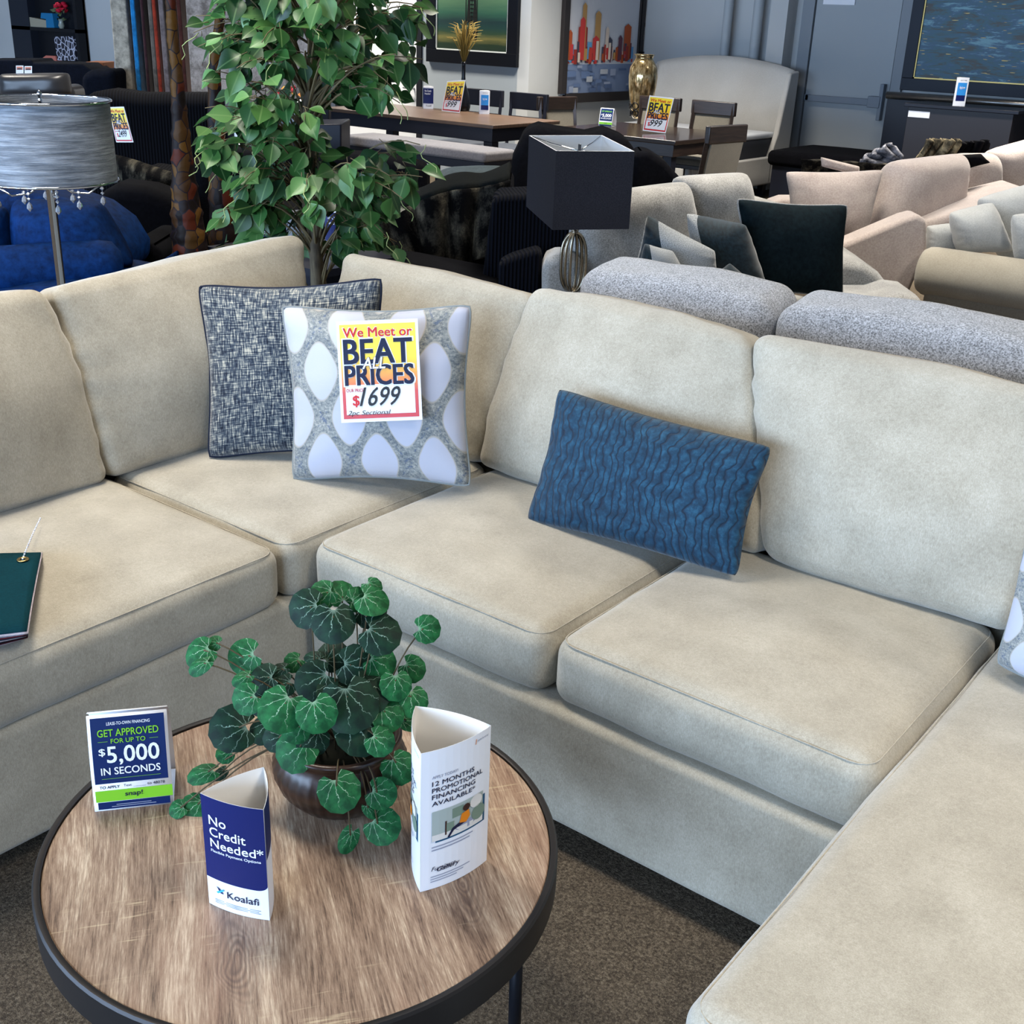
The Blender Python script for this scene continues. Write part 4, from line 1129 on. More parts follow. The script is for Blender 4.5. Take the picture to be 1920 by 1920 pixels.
def thr(u, v):
    x = tl_[0]*(1-u)*(1-v)+tr_[0]*u*(1-v)+br_[0]*u*v+bl_[0]*(1-u)*v; y = tl_[1]*(1-u)*(1-v)+tr_[1]*u*(1-v)+br_[1]*u*v+bl_[1]*(1-u)*v
    y += 5*math.sin(u*9)*(1-v)
    p = onD(x, y, 5.42 + .02*math.sin(u*26+2*v) + .015*math.sin(u*11)); return p
def thr_top(u, v):
    a = thr(u, 0); return a + FH*(.5*v) + Vector((0, 0, .02*math.sin(v*PI)+.008*math.sin(u*14)*v))
obj('front_fall', MB().grid(lambda u, v: thr(u, 1-v), 60, 20), FUR, TH, solid=.03)
obj('top_fold', MB().grid(thr_top, 50, 10), fabric('black_sherpa', (5, 7, 7), (15, 18, 18), 90, 8, .3, 0), TH, solid=.03)
pillow('folded_blanket', fabric('slate_plush', (24, 34, 36), (50, 62, 64), 90, 8, .3, .1), None, qD([(820, 326), (950, 318), (950, 352), (826, 360)], 5.75, (.25, .25, -.1, -.1)), .10, .02, 4, seed=111,
       label='folded slate grey blanket lying on the fur throw', cat='blanket')
K5 = thing('navy_corduroy_chair', 'very dark corduroy chair between the fur throw and the box shade lamp', 'armchair', onD(960, 560, 4.9))
pixprism('backrest', [(922, 378), (935, 368), (1060, 362), (1075, 380), (1075, 560), (880, 560)], 5.05, .3, CORD2, K5, .05, ground=True)
pixprism('arm', [(935, 495), (960, 483), (1012, 468), (1016, 480), (1016, 640), (935, 620)], 4.85, .15, CORD2, K5, .03, ground=True)
pixprism('seat', [(700, 505), (760, 512), (960, 550), (960, 640), (700, 600)], 4.8, .5, BLACKF, K5, .03, ground=True)
K6 = thing('black_fur_sofa', 'black sofa heaped with dark fur throws behind the box shade lamp', 'sofa', onD(1150, 400, 6.4))
pixprism('backrest', [(960, 300), (985, 245), (1010, 236), (1040, 243), (1060, 246), (1100, 252), (1135, 244), (1180, 262), (1200, 300), (1262, 325), (1290, 345), (1290, 480), (940, 480)], 6.4, .35, BLACKF, K6, .05, ground=True)
pixprism('armrest', [(1190, 285), (1215, 282), (1250, 305), (1290, 350), (1290, 470), (1190, 470)], 6.1, .25, BLACKF, K6, .04, ground=True)

# ================================================================ mosaic horn sculptures
def mosaic(name):
    M = Mat(name, .5, 0, .12)
    v = M.coord('Object', (15, 15, 11)); vo = M.n.new('ShaderNodeTexVoronoi'); vo.inputs['Scale'].default_value = 1.4; M.link(v, vo.inputs['Vector'])
    X = M.xyz(vo.outputs['Color'])
    c = M.ramp(X[0], [(0, (20, 13, 10)), (.22, (52, 32, 14)), (.42, (84, 56, 20)), (.60, (70, 28, 14)), (.70, (26, 17, 15)), (.84, (64, 42, 18))], 'CONSTANT')
    vd = M.n.new('ShaderNodeTexVoronoi'); vd.feature = 'DISTANCE_TO_EDGE'; vd.inputs['Scale'].default_value = 1.4; M.link(v, vd.inputs['Vector'])
    M.col(M.mix(M.ramp(vd.outputs['Distance'], [(.02, (255, 255, 255)), (.05, (0, 0, 0))]), c, (24, 18, 22))); M.bump(vd.outputs['Distance'], .6, .01); return M.m
MOS = mosaic('amber_mosaic')
def horn(label, pts, D, loc):
    t = thing('mosaic_pole', label, 'sculpture', loc)
    P = [onD(x, y, D) for x, y, w in pts]; rs = [w/2/FPX*(p-CAM).dot(FW) for p, (x, y, w) in zip(P, pts)]
    # segmented like bamboo
    P2, R2 = [], []
    for i in range(len(P)-1):
        for k in range(5):
            s = k/5; P2.append(P[i].lerp(P[i+1], s)); R2.append((rs[i]*(1-s)+rs[i+1]*s)*(1.0 + (.10 if k == 0 else -.02)))
    P2.append(P[-1]); R2.append(rs[-1])
    obj('body', MB().tube(P2, .03, 14, rs=R2), MOS, t)
    b = Vector((P[0].x, P[0].y, 0)); obj('base', MB().lathe([(rs[0]*1.15, 0), (rs[0]*1.1, .03), (rs[0], P[0].z)], b, 20), MOS, t)
horn('tall tapering amber and black mosaic pole beside the ficus tree', [(362, 520, 74), (358, 480, 70), (354, 440, 64), (350, 400, 58), (346, 350, 48), (342, 300, 40), (339, 250, 34), (336, 205, 29), (333, 160, 25), (330, 115, 22), (324, 75, 21), (322, 40, 20), (320, 5, 19), (317, -40, 18)], 5.0, onz(362, 700, 0))
horn('second amber mosaic pole half hidden by the ficus leaves', [(425, 520, 74), (422, 440, 60), (416, 370, 48), (408, 290, 38), (404, 220, 30), (402, 160, 24), (404, 90, 20), (412, 40, 18), (416, 0, 17), (418, -40, 16)], 5.6, onz(425, 640, 0))
# ================================================================ doors, pipes, trim
def pd_(px, py): return ony(px, py, YD)
xl, xr = pd_(1512, 180).x, pd_(1668, 180).x
D1 = obj('door_1', MB().box((xl, YD-.03, .02), (xr, YD, 2.15)), flat('door_grey_paint', (160, 166, 170), .6), None, False, kind='structure', bevel=.004)
DG = flat('bar_grey_paint', (112, 122, 134), .45)
zb1 = ony(1575, 187, YD-.06).z
b = MB().box((xl+.03, YD-.10, zb1-.035), (xr-.16, YD-.06, zb1+.03)).box((xr-.18, YD-.12, zb1-.05), (xr-.05, YD-.03, zb1+.06)).box((xr-.07, YD-.11, zb1-.17), (xr-.03, YD-.03, zb1+.18)).box((xl+.02, YD-.1, zb1-.03), (xl+.07, YD-.03, zb1+.03))
obj('push_bar', b, DG, D1, False, bevel=.006)
obj('sign_plate', MB().box((pd_(1547, 5).x, YD-.045, pd_(1575, 9).z), (pd_(1606, 5).x, YD-.03, pd_(1575, 9).z+.3)), WHITEP, D1, False)
TRG = flat('trim_grey_paint', (136, 142, 148), .6)
struct('trim_1', MB().box((xl-.14, YD-.05, 0), (xl-.012, YD, 2.3)).box((xr+.012, YD-.05, 0), (xr+.12, YD, 2.3)).box((xl-.14, YD-.05, 2.17), (xr+.12, YD, 2.3)), TRG)
struct('trim_2', MB().box((pd_(1458, 60).x, YD-.22, 0), (pd_(1490, 60).x, YD, 3.6)), WALLG)
for px, r_ in ((1362, .05), (1418, .055)):
    q_ = ony(px, 60, YD-.12)
    obj('wall_pipe', MB().lathe([(r_, 0), (r_, 3.6)], (q_.x, q_.y, 0), 24), flat('pipe_paint_%d' % px, (168, 174, 178), .5), None, True,
        label='pale vertical pipe on the rear wall, %s' % ('farther from the door' if px == 1362 else 'closer to the door'), cat='pipe', group=None, angle=40)
dx0, dx1 = ony(640, 100, YS).x, ony(783, 100, YS).x
D2 = obj('door_2', MB().box((dx0, YS+.02, 0), (dx1, YS+.06, 2.3)), flat('white_door', (222, 224, 226), .5), None, False, kind='structure')
hp = ony(768, 165, YS)
obj('door_handle', MB().tube([(hp.x-.06, YS-.04, hp.z), (hp.x+.05, YS-.04, hp.z), (hp.x+.05, YS+.02, hp.z)], .012, 8), CHROME, D2)
struct('trim_3', MB().box((dx1, YS-.02, 0), (dx1+.07, YS+.08, 3.6)).box((dx0-.10, YS-.02, 0), (dx0, YS+.08, 3.6)), flat('black_trim', (26, 28, 34), .5))

# ================================================================ paintings
def plane_pts(pts, axis, val): return [(onx if axis == 'x' else ony)(x, y, val) for x, y in pts]
def picture(label, x0, x1, z0, z1, wall, wv, bw, fmat, paint, liner=None, cat='painting', name='painting'):
    """framed picture on wall plane; wall 'y' (faces -y) or 'x' (faces +x)"""
    if wall == 'y':
        F = lambda s, z, o=0: Vector((s, wv-.03-o, z)); out = Vector((0, -1, 0))
    else:
        F = lambda s, z, o=0: Vector((wv+.03+o, s, z)); out = Vector((1, 0, 0))
    t = thing(name, label, cat, F((x0+x1)/2, z0))
    fr_ = MB()
    for a, b, c, d in ((x0, x1, z0, z0+bw), (x0, x1, z1-bw, z1), (x0, x0+bw, z0+bw, z1-bw), (x1-bw, x1, z0+bw, z1-bw)):
        P = [F(a, c), F(b, c), F(b, d), F(a, d)]; fr_.prism([p - out*.028 for p in P], out*.05)
    obj('frame', fr_, fmat, t, False, weld=False, bevel=.003)
    m_ = bw*.9
    cf_ = bilin(F(x0+m_, z1-m_), F(x1-m_, z1-m_), F(x1-m_, z0+m_), F(x0+m_, z0+m_))
    cardf = lambda u, v, o: cf_(u, v, 0) + out*o
    obj('canvas', paint(cardf), [m for m in paint.mats], t, False, weld=False)
    if liner:
        ln = MB(); l = .012
        a0, a1, b0, b1 = x0+bw, x1-bw, z0+bw, z1-bw
        for a, b, c, d in ((a0, a1, b0, b0+l), (a0, a1, b1-l, b1), (a0, a0+l, b0, b1), (a1-l, a1, b0, b1)):
            ln.prism([F(a, c, .0), F(b, c, .0), F(b, d, .0), F(a, d, .0)], out*.012)
        obj('liner', ln, liner, t, False, weld=False)
    return t
def painter(fn):
    c_holder = {}
    def run(cardf):
        c = Card(cardf, .002); fn(c); run.mats[:] = c.mats; return c.B
    run.mats = []
    return run
# ship at dusk: banded green sea and sky
M = Mat('green_seascape_paint', .5)
X = M.xyz(M.coord('UV')); n1 = M.noise(M.coord('UV', (3, 22, 1)), 1, 4, .6)
y_ = M.math('ADD', X[1], M.math('MULTIPLY', M.math('SUBTRACT', n1, .5), .10))
c = M.ramp(y_, [(.0, (10, 28, 20)), (.10, (24, 46, 24)), (.18, (112, 108, 58)), (.25, (40, 66, 42)), (.32, (18, 58, 52)), (.40, (16, 48, 48)), (.5, (44, 92, 70)), (.7, (96, 132, 92)), (1, (130, 154, 110))])
M.col(c); SEA = M.m
SAIL = flat('ship_black_paint', (26, 28, 24), .6)
def ship(c):
    c.B.grid(lambda a, b: c.fn(a, 1-b, 0), 4, 4, c.mi(SEA))
    c.poly([(.42, .84), (.57, .84), (.59, .70), (.40, .70)], SAIL, 1)
    for k, x in enumerate((.42, .50, .57)): c.poly([(x-.006, .68), (x+.006, .68), (x+.004, .18), (x-.004, .18)], SAIL, 2)
    for k in range(8): c.poly([(.44, .60-.05*k), (.56, .60-.05*k), (.55, .585-.05*k), (.45, .585-.05*k)], SAIL, 2)
    for x in (.46, .54): c.poly([(x-.03, .62), (x+.03, .62), (x+.01, .25), (x-.01, .25)], SAIL, 1)
a, b = ony(804.5, 115, YS), ony(973, 125, YS)
picture('framed green seascape with a dark tall ship, above the dining table', a.x, b.x, a.z, a.z+1.0, 'y', YS, .13, BLKMETAL, painter(ship), flat('white_liner', (225, 228, 222), .6))
# painted skyline
def city(c):
    c.rect(0, 0, 1, 1, flat('sky_pale_paint', (196, 200, 208), .6), 2, 2, 0)
    c.rect(0, .72, 1, 1, flat('slate_blue_paint', (118, 136, 168), .6), 2, 2, 1)
    r_ = random.Random(3); cols = [flat('city_paint_%s' % n_, cc, .6) for n_, cc in (('rust', (176, 84, 44)), ('brick', (150, 56, 48)), ('ochre', (178, 140, 86)), ('slate', (70, 72, 88)), ('red', (196, 62, 60)), ('blue', (96, 156, 204)), ('cream', (222, 206, 190)), ('plum', (96, 60, 74)))]
    for k in range(90):
        x = .10 + .82*r_.random(); w_ = r_.uniform(.015, .04); top = r_.uniform(.50, .64)
        c.rect(x, top, x+w_, r_.uniform(.66, .72), r_.choice(cols), 1, 1, 2+k*.08)
    for (x, tp_, w_, ci) in ((.16, .33, .09, 0), (.27, .44, .05, 7), (.40, .46, .07, 3), (.45, .36, .04, 6), (.56, .22, .07, 2), (.57, .45, .08, 4), (.74, .15, .05, 2), (.72, .35, .11, 1), (.75, .28, .06, 4), (.90, .40, .05, 0)):
        c.poly([(x, .68), (x+w_, .68), (x+w_, tp_+.03), (x+w_*.5, tp_), (x, tp_+.03)], cols[ci], 6+x)
    for k in range(26):
        x = r_.uniform(.02, .9); y = r_.uniform(.70, .95); c.rect(x, y, x+r_.uniform(.04, .12), y+r_.uniform(.02, .07), flat('city_water_%d' % k, r_.choice([(150, 162, 186), (100, 122, 160), (176, 182, 190), (84, 104, 140)]), .6), 1, 1, 8+k*.1)
a, b = onx(1054, 191, XC), onx(1183, 188, XC)
BROWNF = flat('dark_brown_frame', (46, 42, 42), .5)
picture('framed painting of a colourful city skyline on the recessed wall', b.y, a.y, (a.z+b.z)/2, (a.z+b.z)/2+1.25, 'x', XC, .095, BROWNF, painter(city))
def collage(c):
    c.rect(0, 0, 1, 1, BLKMETAL, 1, 1, 0); r_ = random.Random(8)
    for i in range(2):
        for j in range(5):
            u0, v0 = .04+.5*i, .03+.195*j
            c.rect(u0, v0, u0+.44, v0+.175, flat('snapshot_%d_%d' % (i, j), r_.choice([(96, 74, 66), (104, 92, 84), (80, 70, 70), (120, 96, 84)]), .5), 1, 1, 1)
            for q_ in range(5):
                u, v = u0+r_.uniform(.02, .3), v0+r_.uniform(.02, .12); c.rect(u, v, u+.10, v+.04, flat('snap_detail_%d%d%d' % (i, j, q_), r_.choice([(60, 36, 34), (160, 150, 140), (130, 84, 70)]), .5), 1, 1, 2+q_*.1)
            c.rect(u0+.33, v0+.13, u0+.41, v0+.165, WHITEP, 1, 1, 3)
a, b = onx(1190, 100, XC), onx(1246, 101, XC)
picture('brown grid of small snapshots in a thin black frame', min(a.y, b.y), max(a.y, b.y), a.z, a.z+1.1, 'x', XC, .02, BLKMETAL, painter(collage), cat='picture', name='photo_grid')
M = Mat('blue_abstract_paint', .45)
n1 = M.noise(M.coord('UV', (3, 9, 1)), 1, 5, .7, .6); n2 = M.noise(M.coord('UV', (10, 50, 1), (0, 0, 0)), 1, 3, .6); X = M.xyz(M.coord('UV'))
f = M.math('ADD', M.math('MULTIPLY', n1, .8), M.math('MULTIPLY', n2, .2))
c = M.ramp(f, [(.34, (44, 34, 26)), (.42, (46, 48, 40)), (.47, (12, 78, 90)), (.54, (22, 74, 104)), (.60, (104, 150, 160))])
gold = M.ramp(M.noise(M.coord('UV', (9, 46, 1), (0, 0, 0)), 1.3, 1, .3), [(.70, (0, 0, 0)), (.71, (255, 255, 255))])
M.col(M.mix(gold, c, (206, 172, 90))); M.bump(f, .5, .004); ABS = M.m
def absp(c): c.B.grid(lambda a, b: c.fn(a, 1-b, 0), 4, 4, c.mi(ABS))
a = ony(1690, 168, YD); b2 = ony(1704, 150, YD)
picture('large blue and teal abstract painting with gold flecks in a black frame', a.x, a.x+1.75, a.z, a.z+1.25, 'y', YD, .115, BLKMETAL, painter(absp), flat('gold_liner', (170, 146, 90), .4, .8))

# ================================================================ bed
hx0, hx1 = -5.45, ony(1487, 133, 10.25).x
BD = thing('upholstered_bed', 'white upholstered bed with a tall arched headboard against the rear wall', 'bed', ((hx0+hx1)/2, 9.4, 0))
WUP = fabric('white_upholstery', (180, 178, 173), (200, 198, 194), 200, 4, .15)
N = 24; top = ony(1487, 133, 10.25).z; hb = MB()
mid = (hx0+hx1)/2; hw = (hx1-hx0)/2
def hbp(u, v):
    x = hx0 + (hx1-hx0)*u; zt_ = top + .10*math.sin(PI*min(1, max(0, u)))**.8
    z = .12 + (zt_-.12)*v; y = 10.22 + .13*max(0, v-.3)**1.5 - .05*math.sin(PI*v)*.6
    return Vector((x, y, z))
obj('headboard', MB().grid(hbp, 24, 16), WUP, BD, solid=.09)
for x in (hx0, hx1):
    wing = MB().prism([Vector((x-.03, 10.32+.03, top+.0)), Vector((x-.03, 10.16, top-.02)), Vector((x-.03, 10.02, .62)), Vector((x-.03, 9.9, .40)), Vector((x-.03, 9.9, .12)), Vector((x-.03, 10.32, .12))], (.06, 0, 0))
    obj('wing', wing, WUP, BD, False, weld=False, bevel=.02)
obj('side_rail', MB().box((hx1-.03, 8.3, .12), (hx1+.03, 9.95, .40)).box((hx0-.03, 8.3, .12), (hx0+.03, 9.95, .40)).box((hx0-.03, 8.24, .12), (hx1+.03, 8.30, .40)), WUP, BD, False, weld=False, bevel=.02)
soft('mattress', flat('white_mattress', (206, 210, 216), .8), BD, T(mid, 9.2, .60), (2*hw-.06, 1.8, .06), .03, 10)
soft('mattress_side', flat('charcoal_mattress', (58, 60, 66), .8), BD, T(mid, 9.2, .46), (2*hw-.05, 1.82, .24), .06, 10)
obj('foot', MB().box((hx1-.08, 9.9, 0), (hx1-.02, 9.98, .12)), BLKWOOD, BD, False); obj('foot', MB().box((hx1-.08, 8.3, 0), (hx1-.02, 8.36, .12)), BLKWOOD, BD, False)

# ================================================================ dining sets
def box_thing(name, mat, parent, a, b, bev=.004): return obj(name, MB().box(a, b), mat, parent, False, bevel=bev)
T1x0, T1x1, T1y0, T1y1, T1z = -6.45, -4.42, 6.12, 7.05, .82
D1T = thing('dining_table', 'long dining table with a brown top and blue-black legs under the seascape', 'dining table', ((T1x0+T1x1)/2, (T1y0+T1y1)/2, 0))
M = Mat('walnut_top', .35); M.col(M.ramp(M.noise(M.coord('Object', (2, 30, 1)), 1.5, 4), [(.3, (70, 54, 44)), (.7, (94, 74, 60))])); WAL = M.m
box_thing('tabletop', WAL, D1T, (T1x0, T1y0, T1z-.03), (T1x1, T1y1, T1z), .006)
box_thing('apron', BLKWOOD, D1T, (T1x0+.04, T1y0+.04, T1z-.14), (T1x1-.04, T1y1-.04, T1z-.03))
for x in (T1x0+.05, T1x1-.14):
    for y in (T1y0+.05, T1y1-.14): box_thing('leg', BLKWOOD, D1T, (x, y, 0), (x+.09, y+.09, T1z-.14))
T2x0, T2x1, T2y0, T2y1, T2z = -4.35, -3.07, 6.76, 7.92, .78
D2T = thing('dining_table', 'dark espresso dining table with a gold vase, in front of the white bed', 'dining table', ((T2x0+T2x1)/2, (T2y0+T2y1)/2, 0))
GLW = Mat('glossy_espresso', .15, 0, .5); GLW.col((44, 36, 32)); GLW = GLW.m
box_thing('tabletop', GLW, D2T, (T2x0, T2y0, T2z-.035), (T2x1, T2y1, T2z), .006)
box_thing('apron', DKWOOD, D2T, (T2x0+.03, T2y0+.03, T2z-.13), (T2x1-.03, T2y1-.03, T2z-.035))
for x in (T2x0+.06, T2x1-.14):
    for y in (T2y0+.06, T2y1-.14): box_thing('leg', BLKWOOD, D2T, (x, y, 0), (x+.08, y+.08, T2z-.13))
def chair(label, kind, wood, pad, x, y, rz, group, h=.96, seatz=.48):
    t = thing('dining_chair', label, 'chair', (x, y, 0), rz, group)
    L = lambda mb, nm, mat, **k: obj(nm, mb, mat, t, k.pop('smooth', False), local=True, weld=False, **k)
    w = .23
    L(MB().box((-w, -.22, seatz-.04), (w, .22, seatz-.005)), 'seat_frame', wood, bevel=.004)
    vs_, fs_, _ = soft_points((.44, .42, .06), .02, 8, (0, 0, .012)); B = MB(); B.add([p + Vector((0, -.01, seatz+.02)) for p in vs_], fs_); L(B, 'seat', pad, smooth=True)
    for sx in (-1, 1):
        L(MB().box((sx*.205-.018, -.20, 0), (sx*.205+.018, -.165, seatz-.04)), 'leg', wood)
        P = MB().tube([(sx*.205, .20, 0), (sx*.205, .20, seatz), (sx*.20, .27, h)], .02, 4); L(P, 'leg', wood)
    if kind == 'ladder':
        L(MB().box((-.22, .245, h-.14), (.22, .285, h+.01), RX(0)), 'top_rail', wood, bevel=.006)
        L(MB().box((-.2, .23, h-.26), (.2, .255, h-.20)), 'rail', wood)
    else:
        L(MB().box((-.225, .25, h-.10), (.225, .295, h+.02)), 'top_rail', wood, bevel=.008)
        L(MB().prism([(-.19, .262, h-.10), (.19, .262, h-.10), (.19, .205, seatz+.06), (-.19, .205, seatz+.06)], (0, .03, 0)), 'back_pad', pad)
        L(MB().box((-.2, .21, seatz+.02), (.2, .24, seatz+.07)), 'rail', wood)
    return t
PADG = fabric('beige_linen_pad', (82, 78, 70), (104, 99, 88), 200, 6, .2)
PADD = fabric('slate_vinyl_pad', (30, 36, 48), (46, 54, 66), 100, 6, .1)
c_ = ony(898, 190, 7.45); chair('black slat-back chair behind the long table, next to the brochure', 'ladder', BLKWOOD, PADD, c_.x, 7.28, 0, None, .98)
c_ = ony(980, 195, 7.45); chair('black slat-back chair behind the long table, near its far corner', 'ladder', BLKWOOD, PADD, c_.x, 7.28, 0, None, .98)
c_ = ony(1045, 215, 7.2); chair('dark chair with beige pad at the end of the espresso table', 'pad', DKWOOD, PADG, -4.68, 7.62, PI/2-.3, None, .95)
c_ = ony(1255, 215, 8.2); chair('dark padded chair behind the espresso table and its price sign', 'pad', DKWOOD, PADG, c_.x-.18, 8.05, 0, None, .98)
c_ = ony(1325, 215, 8.2); chair('dark padded chair behind the espresso table, before the bed', 'pad', DKWOOD, PADG, c_.x, 8.05, 0, None, .98)
c_ = onD(1362, 290, 8.6); chair('dark padded chair turned sideways at the near end of espresso table', 'pad', DKWOOD, PADG, c_.x-.28, c_.y+.02, -PI/2-.12, None, .98)
BN = thing('dining_bench', 'black bench with a pale grey cushioned seat along the long dining table', 'bench', (-5.6, 5.7, 0))
bz = .52; q1 = onz(930, 290, bz); by = 5.75
bx1 = onz(930, 275, bz).x; bx1 = ony(932, 285, by).x; bz = ony(932, 285, by).z
soft('seat', fabric('pale_grey_vinyl', (104, 102, 108), (130, 128, 132), 60, 4, .1), BN, T(bx1-.8, by+.05, bz-.035), (1.6, .40, .08), .03, 14, (0, 0, .008))
box_thing('frame', BLKWOOD, BN, (bx1-1.58, by-.13, bz-.14), (bx1-.02, by+.23, bz-.075))
for x in (bx1-1.55, bx1-.10):
    for y in (by-.12, by+.15): box_thing('leg', BLKWOOD, BN, (x, y, 0), (x+.07, y+.07, bz-.14))

# things on the dining tables
def stand_card(label, px, D, price, wpx, z, lean=.05, name='price_sign'):
    tl__, tr__, br__, bl__ = px
    P = [onD(*tl__, D), onD(*tr__, D), onD(*br__, D), onD(*bl__, D)]
    t = thing(name, label, 'sign', (P[2]+P[3])/2)
    f_ = bilin(*P); nn = (P[1]-P[0]).cross(P[0]-P[3]).normalized()
    obj('card', MB().prism([f_(0, 0, -.002), f_(0, 1, -.002), f_(1, 1, -.002), f_(1, 0, -.002)], -nn*.004), WHITEP, t, False)
    obj('easel', MB().tube([f_(.5, .3, -.006), f_(.5, 1, 0) + FH*.08], .004, 6), BLKMETAL, t)
    price_card(f_, 'print', t, price, None, False); return t
def on_tab(px, py, z): return (onz(px, py, z)-CAM).dot(FH)
stand_card('yellow price sign reading 999 on the long dining table', [(838, 152), (873, 150), (862, 212), (828, 208)], on_tab(845, 212, T1z), '999', 35, T1z)
stand_card('yellow price sign reading 999 in front of the gold vase', [(1218, 179), (1264, 184), (1248, 250), (1205, 245)], on_tab(1226, 250, T2z), '999', 45, T2z)
stand_card('yellow price sign reading 2499 beside the drum lamp shade', [(203, 201), (232, 200), (250, 267), (218, 267)], 6.4, '2499', 30, 0)
LBLU = flat('sky_blue_print', (52, 140, 214), .4)
def brochure(label, px, py, wpx, hpx, z, style, D=None, up=None):
    """small tri-fold standing on a surface; (px,py) = bottom centre"""
    D = D or on_tab(px, py, z)
    A = onD(px-wpx/2, py, D); Bp = onD(px+wpx/2, py+1, D); zz_ = onD(px, py, D).z
    A.z = Bp.z = zz_; zt_ = onD(px, py-hpx, D).z
    t, a1_, a2_, a3_ = trifold('tri_fold_brochure', label, A, Bp, zt_, .006, zz_)
    c = Card(a1_, .0015); c.rect(0, 0, 1, 1, WHITEP, 6, 2, 1)
    if style == 'navy':
        c.rect(0, .08, 1, .76, NAVYP, 6, 2, 2); c.text('No Credit', .15, .15, .8, .24, WHITEP, .02, lay=4); c.text('Needed', .15, .28, .7, .36, WHITEP, .02, lay=4); c.text('Koalafi', .3, .82, .8, .9, INKP, .01, lay=4)
    else:
        c.rect(.15, .18, .88, .62, LBLU, 6, 2, 2); c.rect(.15, .62, .88, .82, NAVYP, 6, 2, 2); c.text('synchrony', .3, .07, .8, .12, INKP, 0, lay=3); c.text('Apply now', .3, .3, .75, .42, WHITEP, .02, lay=4)
    c.done('print', t)
    c = Card(a3_, .0015); c.rect(0, 0, 1, 1, WHITEP, 6, 2, 1)
    if style == 'navy': c.rect(0, .08, 1, .76, NAVYP, 6, 2, 2)
    c.done('print', t); return t
brochure('small navy and white brochure on the long dining table', 803, 204, 19, 42, T1z, 'navy')
brochure('small white and sky blue brochure on the long dining table', 908, 214, 19, 44, T1z, 'blue')
dz_ = ony(1800, 200, 9.2).z
brochure('small white and blue brochure standing on the black dresser', 1797, 199, 23, 54, dz_, 'blue')
A_ = onz(1122, 236, T2z); B_ = onz(1147, 238, T2z); A_.z = B_.z = T2z+.001
tt_, ff_ = tent('tent_sign', 'small curved navy and green tent sign on the espresso dining table', A_, B_, .15, .04, .10); snap_face(ff_, tt_, False)
# gold mercury glass vase
VB = onz(1200, 222, T2z); M = Mat('mercury_glass', .12, .85, .5)
M.col(M.ramp(M.noise(M.coord('Object', (1, 1, .5)), 30, 4, .7), [(.35, (92, 76, 50)), (.5, (172, 150, 108)), (.65, (224, 206, 168))])); MERC = M.m
dV = (VB-CAM).dot(FW)/FPX
VV = thing('gold_vase', 'tall gold mercury glass vase with dark scrollwork base on espresso table', 'vase', (VB.x, VB.y, T2z))
h_ = 112*dV; rr_ = 27*dV
obj('body', MB().lathe([(rr_*.50, 0), (rr_*.62, h_*.05), (rr_*.78, h_*.22), (rr_*.95, h_*.48), (rr_, h_*.66), (rr_*.93, h_*.80), (rr_*.68, h_*.90), (rr_*.58, h_*.94), (rr_*.62, h_*.97), (rr_*.72, h_), (rr_*.66, h_), (rr_*.5, h_*.93)], (VB.x, VB.y, T2z), 40), MERC, VV)
sw_ = MB()
for k in range(8):
    a = k*PI/4
    for j in range(2):
        zc = h_*(.08+.12*j); r1 = rr_*(.70+.10*j)
        pts = [Vector((VB.x+r1*math.cos(a+.32*math.cos(t)), VB.y+r1*math.sin(a+.32*math.cos(t)), T2z+zc+h_*.055*math.sin(t))) for t in [i*2*PI/12 for i in range(13)]]
        sw_.tube(pts, .005, 5, cap=False)
obj('scrollwork', sw_, BLKMETAL, VV)
# black bud vase with dried grass
GB_ = onz(868, 208, T1z); dg_ = (GB_-CAM).dot(FW)/FPX; GB_.z = T1z
GV = thing('grass_vase', 'black bottle vase of dried golden grass on the long dining table', 'vase', GB_)
obj('vase', MB().lathe([(12*dg_, 0), (14*dg_, 10*dg_), (12*dg_, 26*dg_), (5*dg_, 46*dg_), (3.5*dg_, 60*dg_), (3.5*dg_, 80*dg_), (4.5*dg_, 86*dg_)], GB_, 24), flat('black_ceramic', (16, 18, 24), .2), GV)
gr_ = MB(); r_ = random.Random(5)
for k in range(90):
    a = r_.uniform(0, 2*PI); sp_ = r_.uniform(2, 30)*dg_; hh = r_.uniform(45, 82)*dg_; b0 = GB_ + Vector((0, 0, 80*dg_))
    e = Vector((math.cos(a), math.sin(a), 0))
    pts = [b0, b0 + e*sp_*.35 + Vector((0, 0, hh*.55)), b0 + e*sp_*.8 + Vector((0, 0, hh*.92)), b0 + e*sp_*1.25 + Vector((0, 0, hh*.95))]
    gr_.tube(pts, .004, 4, rs=[.003, .004, .004, .0015])
obj('dried_grass', gr_, flat('straw_gold', (124, 104, 50), .7), GV)

# ================================================================ dresser, console, bench by the door
dl, dr = ony(1696, 200, 9.2).x, ony(1912, 210, 9.2).x
DR = thing('dresser', 'black dresser with a white paper label below the blue abstract painting', 'dresser', ((dl+dr)/2, 9.45, 0))
box_thing('body', flat('charcoal_lacquer', (40, 38, 42), .4), DR, (dl+.03, 9.22, 0), (dr-.05, 9.7, dz_-.03))
box_thing('top', BLKWOOD, DR, (dl, 9.18, dz_-.03), (dr, 9.72, dz_), .004)
pa, pb = ony(1704, 207, 9.215), ony(1742, 222, 9.215)
box_thing('paper_label', WHITEP, DR, (pa.x, 9.212, pb.z), (pb.x, 9.22, pa.z), 0.0005)
CN = thing('console_cabinet', 'tall black cabinet with a silver edge against the wall behind the dresser', 'cabinet', (-1.6, 10.3, 0))
ca = ony(1664, 172, 10.1)
box_thing('body', BLKWOOD, CN, (ca.x, 10.12, 0), (ca.x+2.2, 10.5, ca.z-.05))
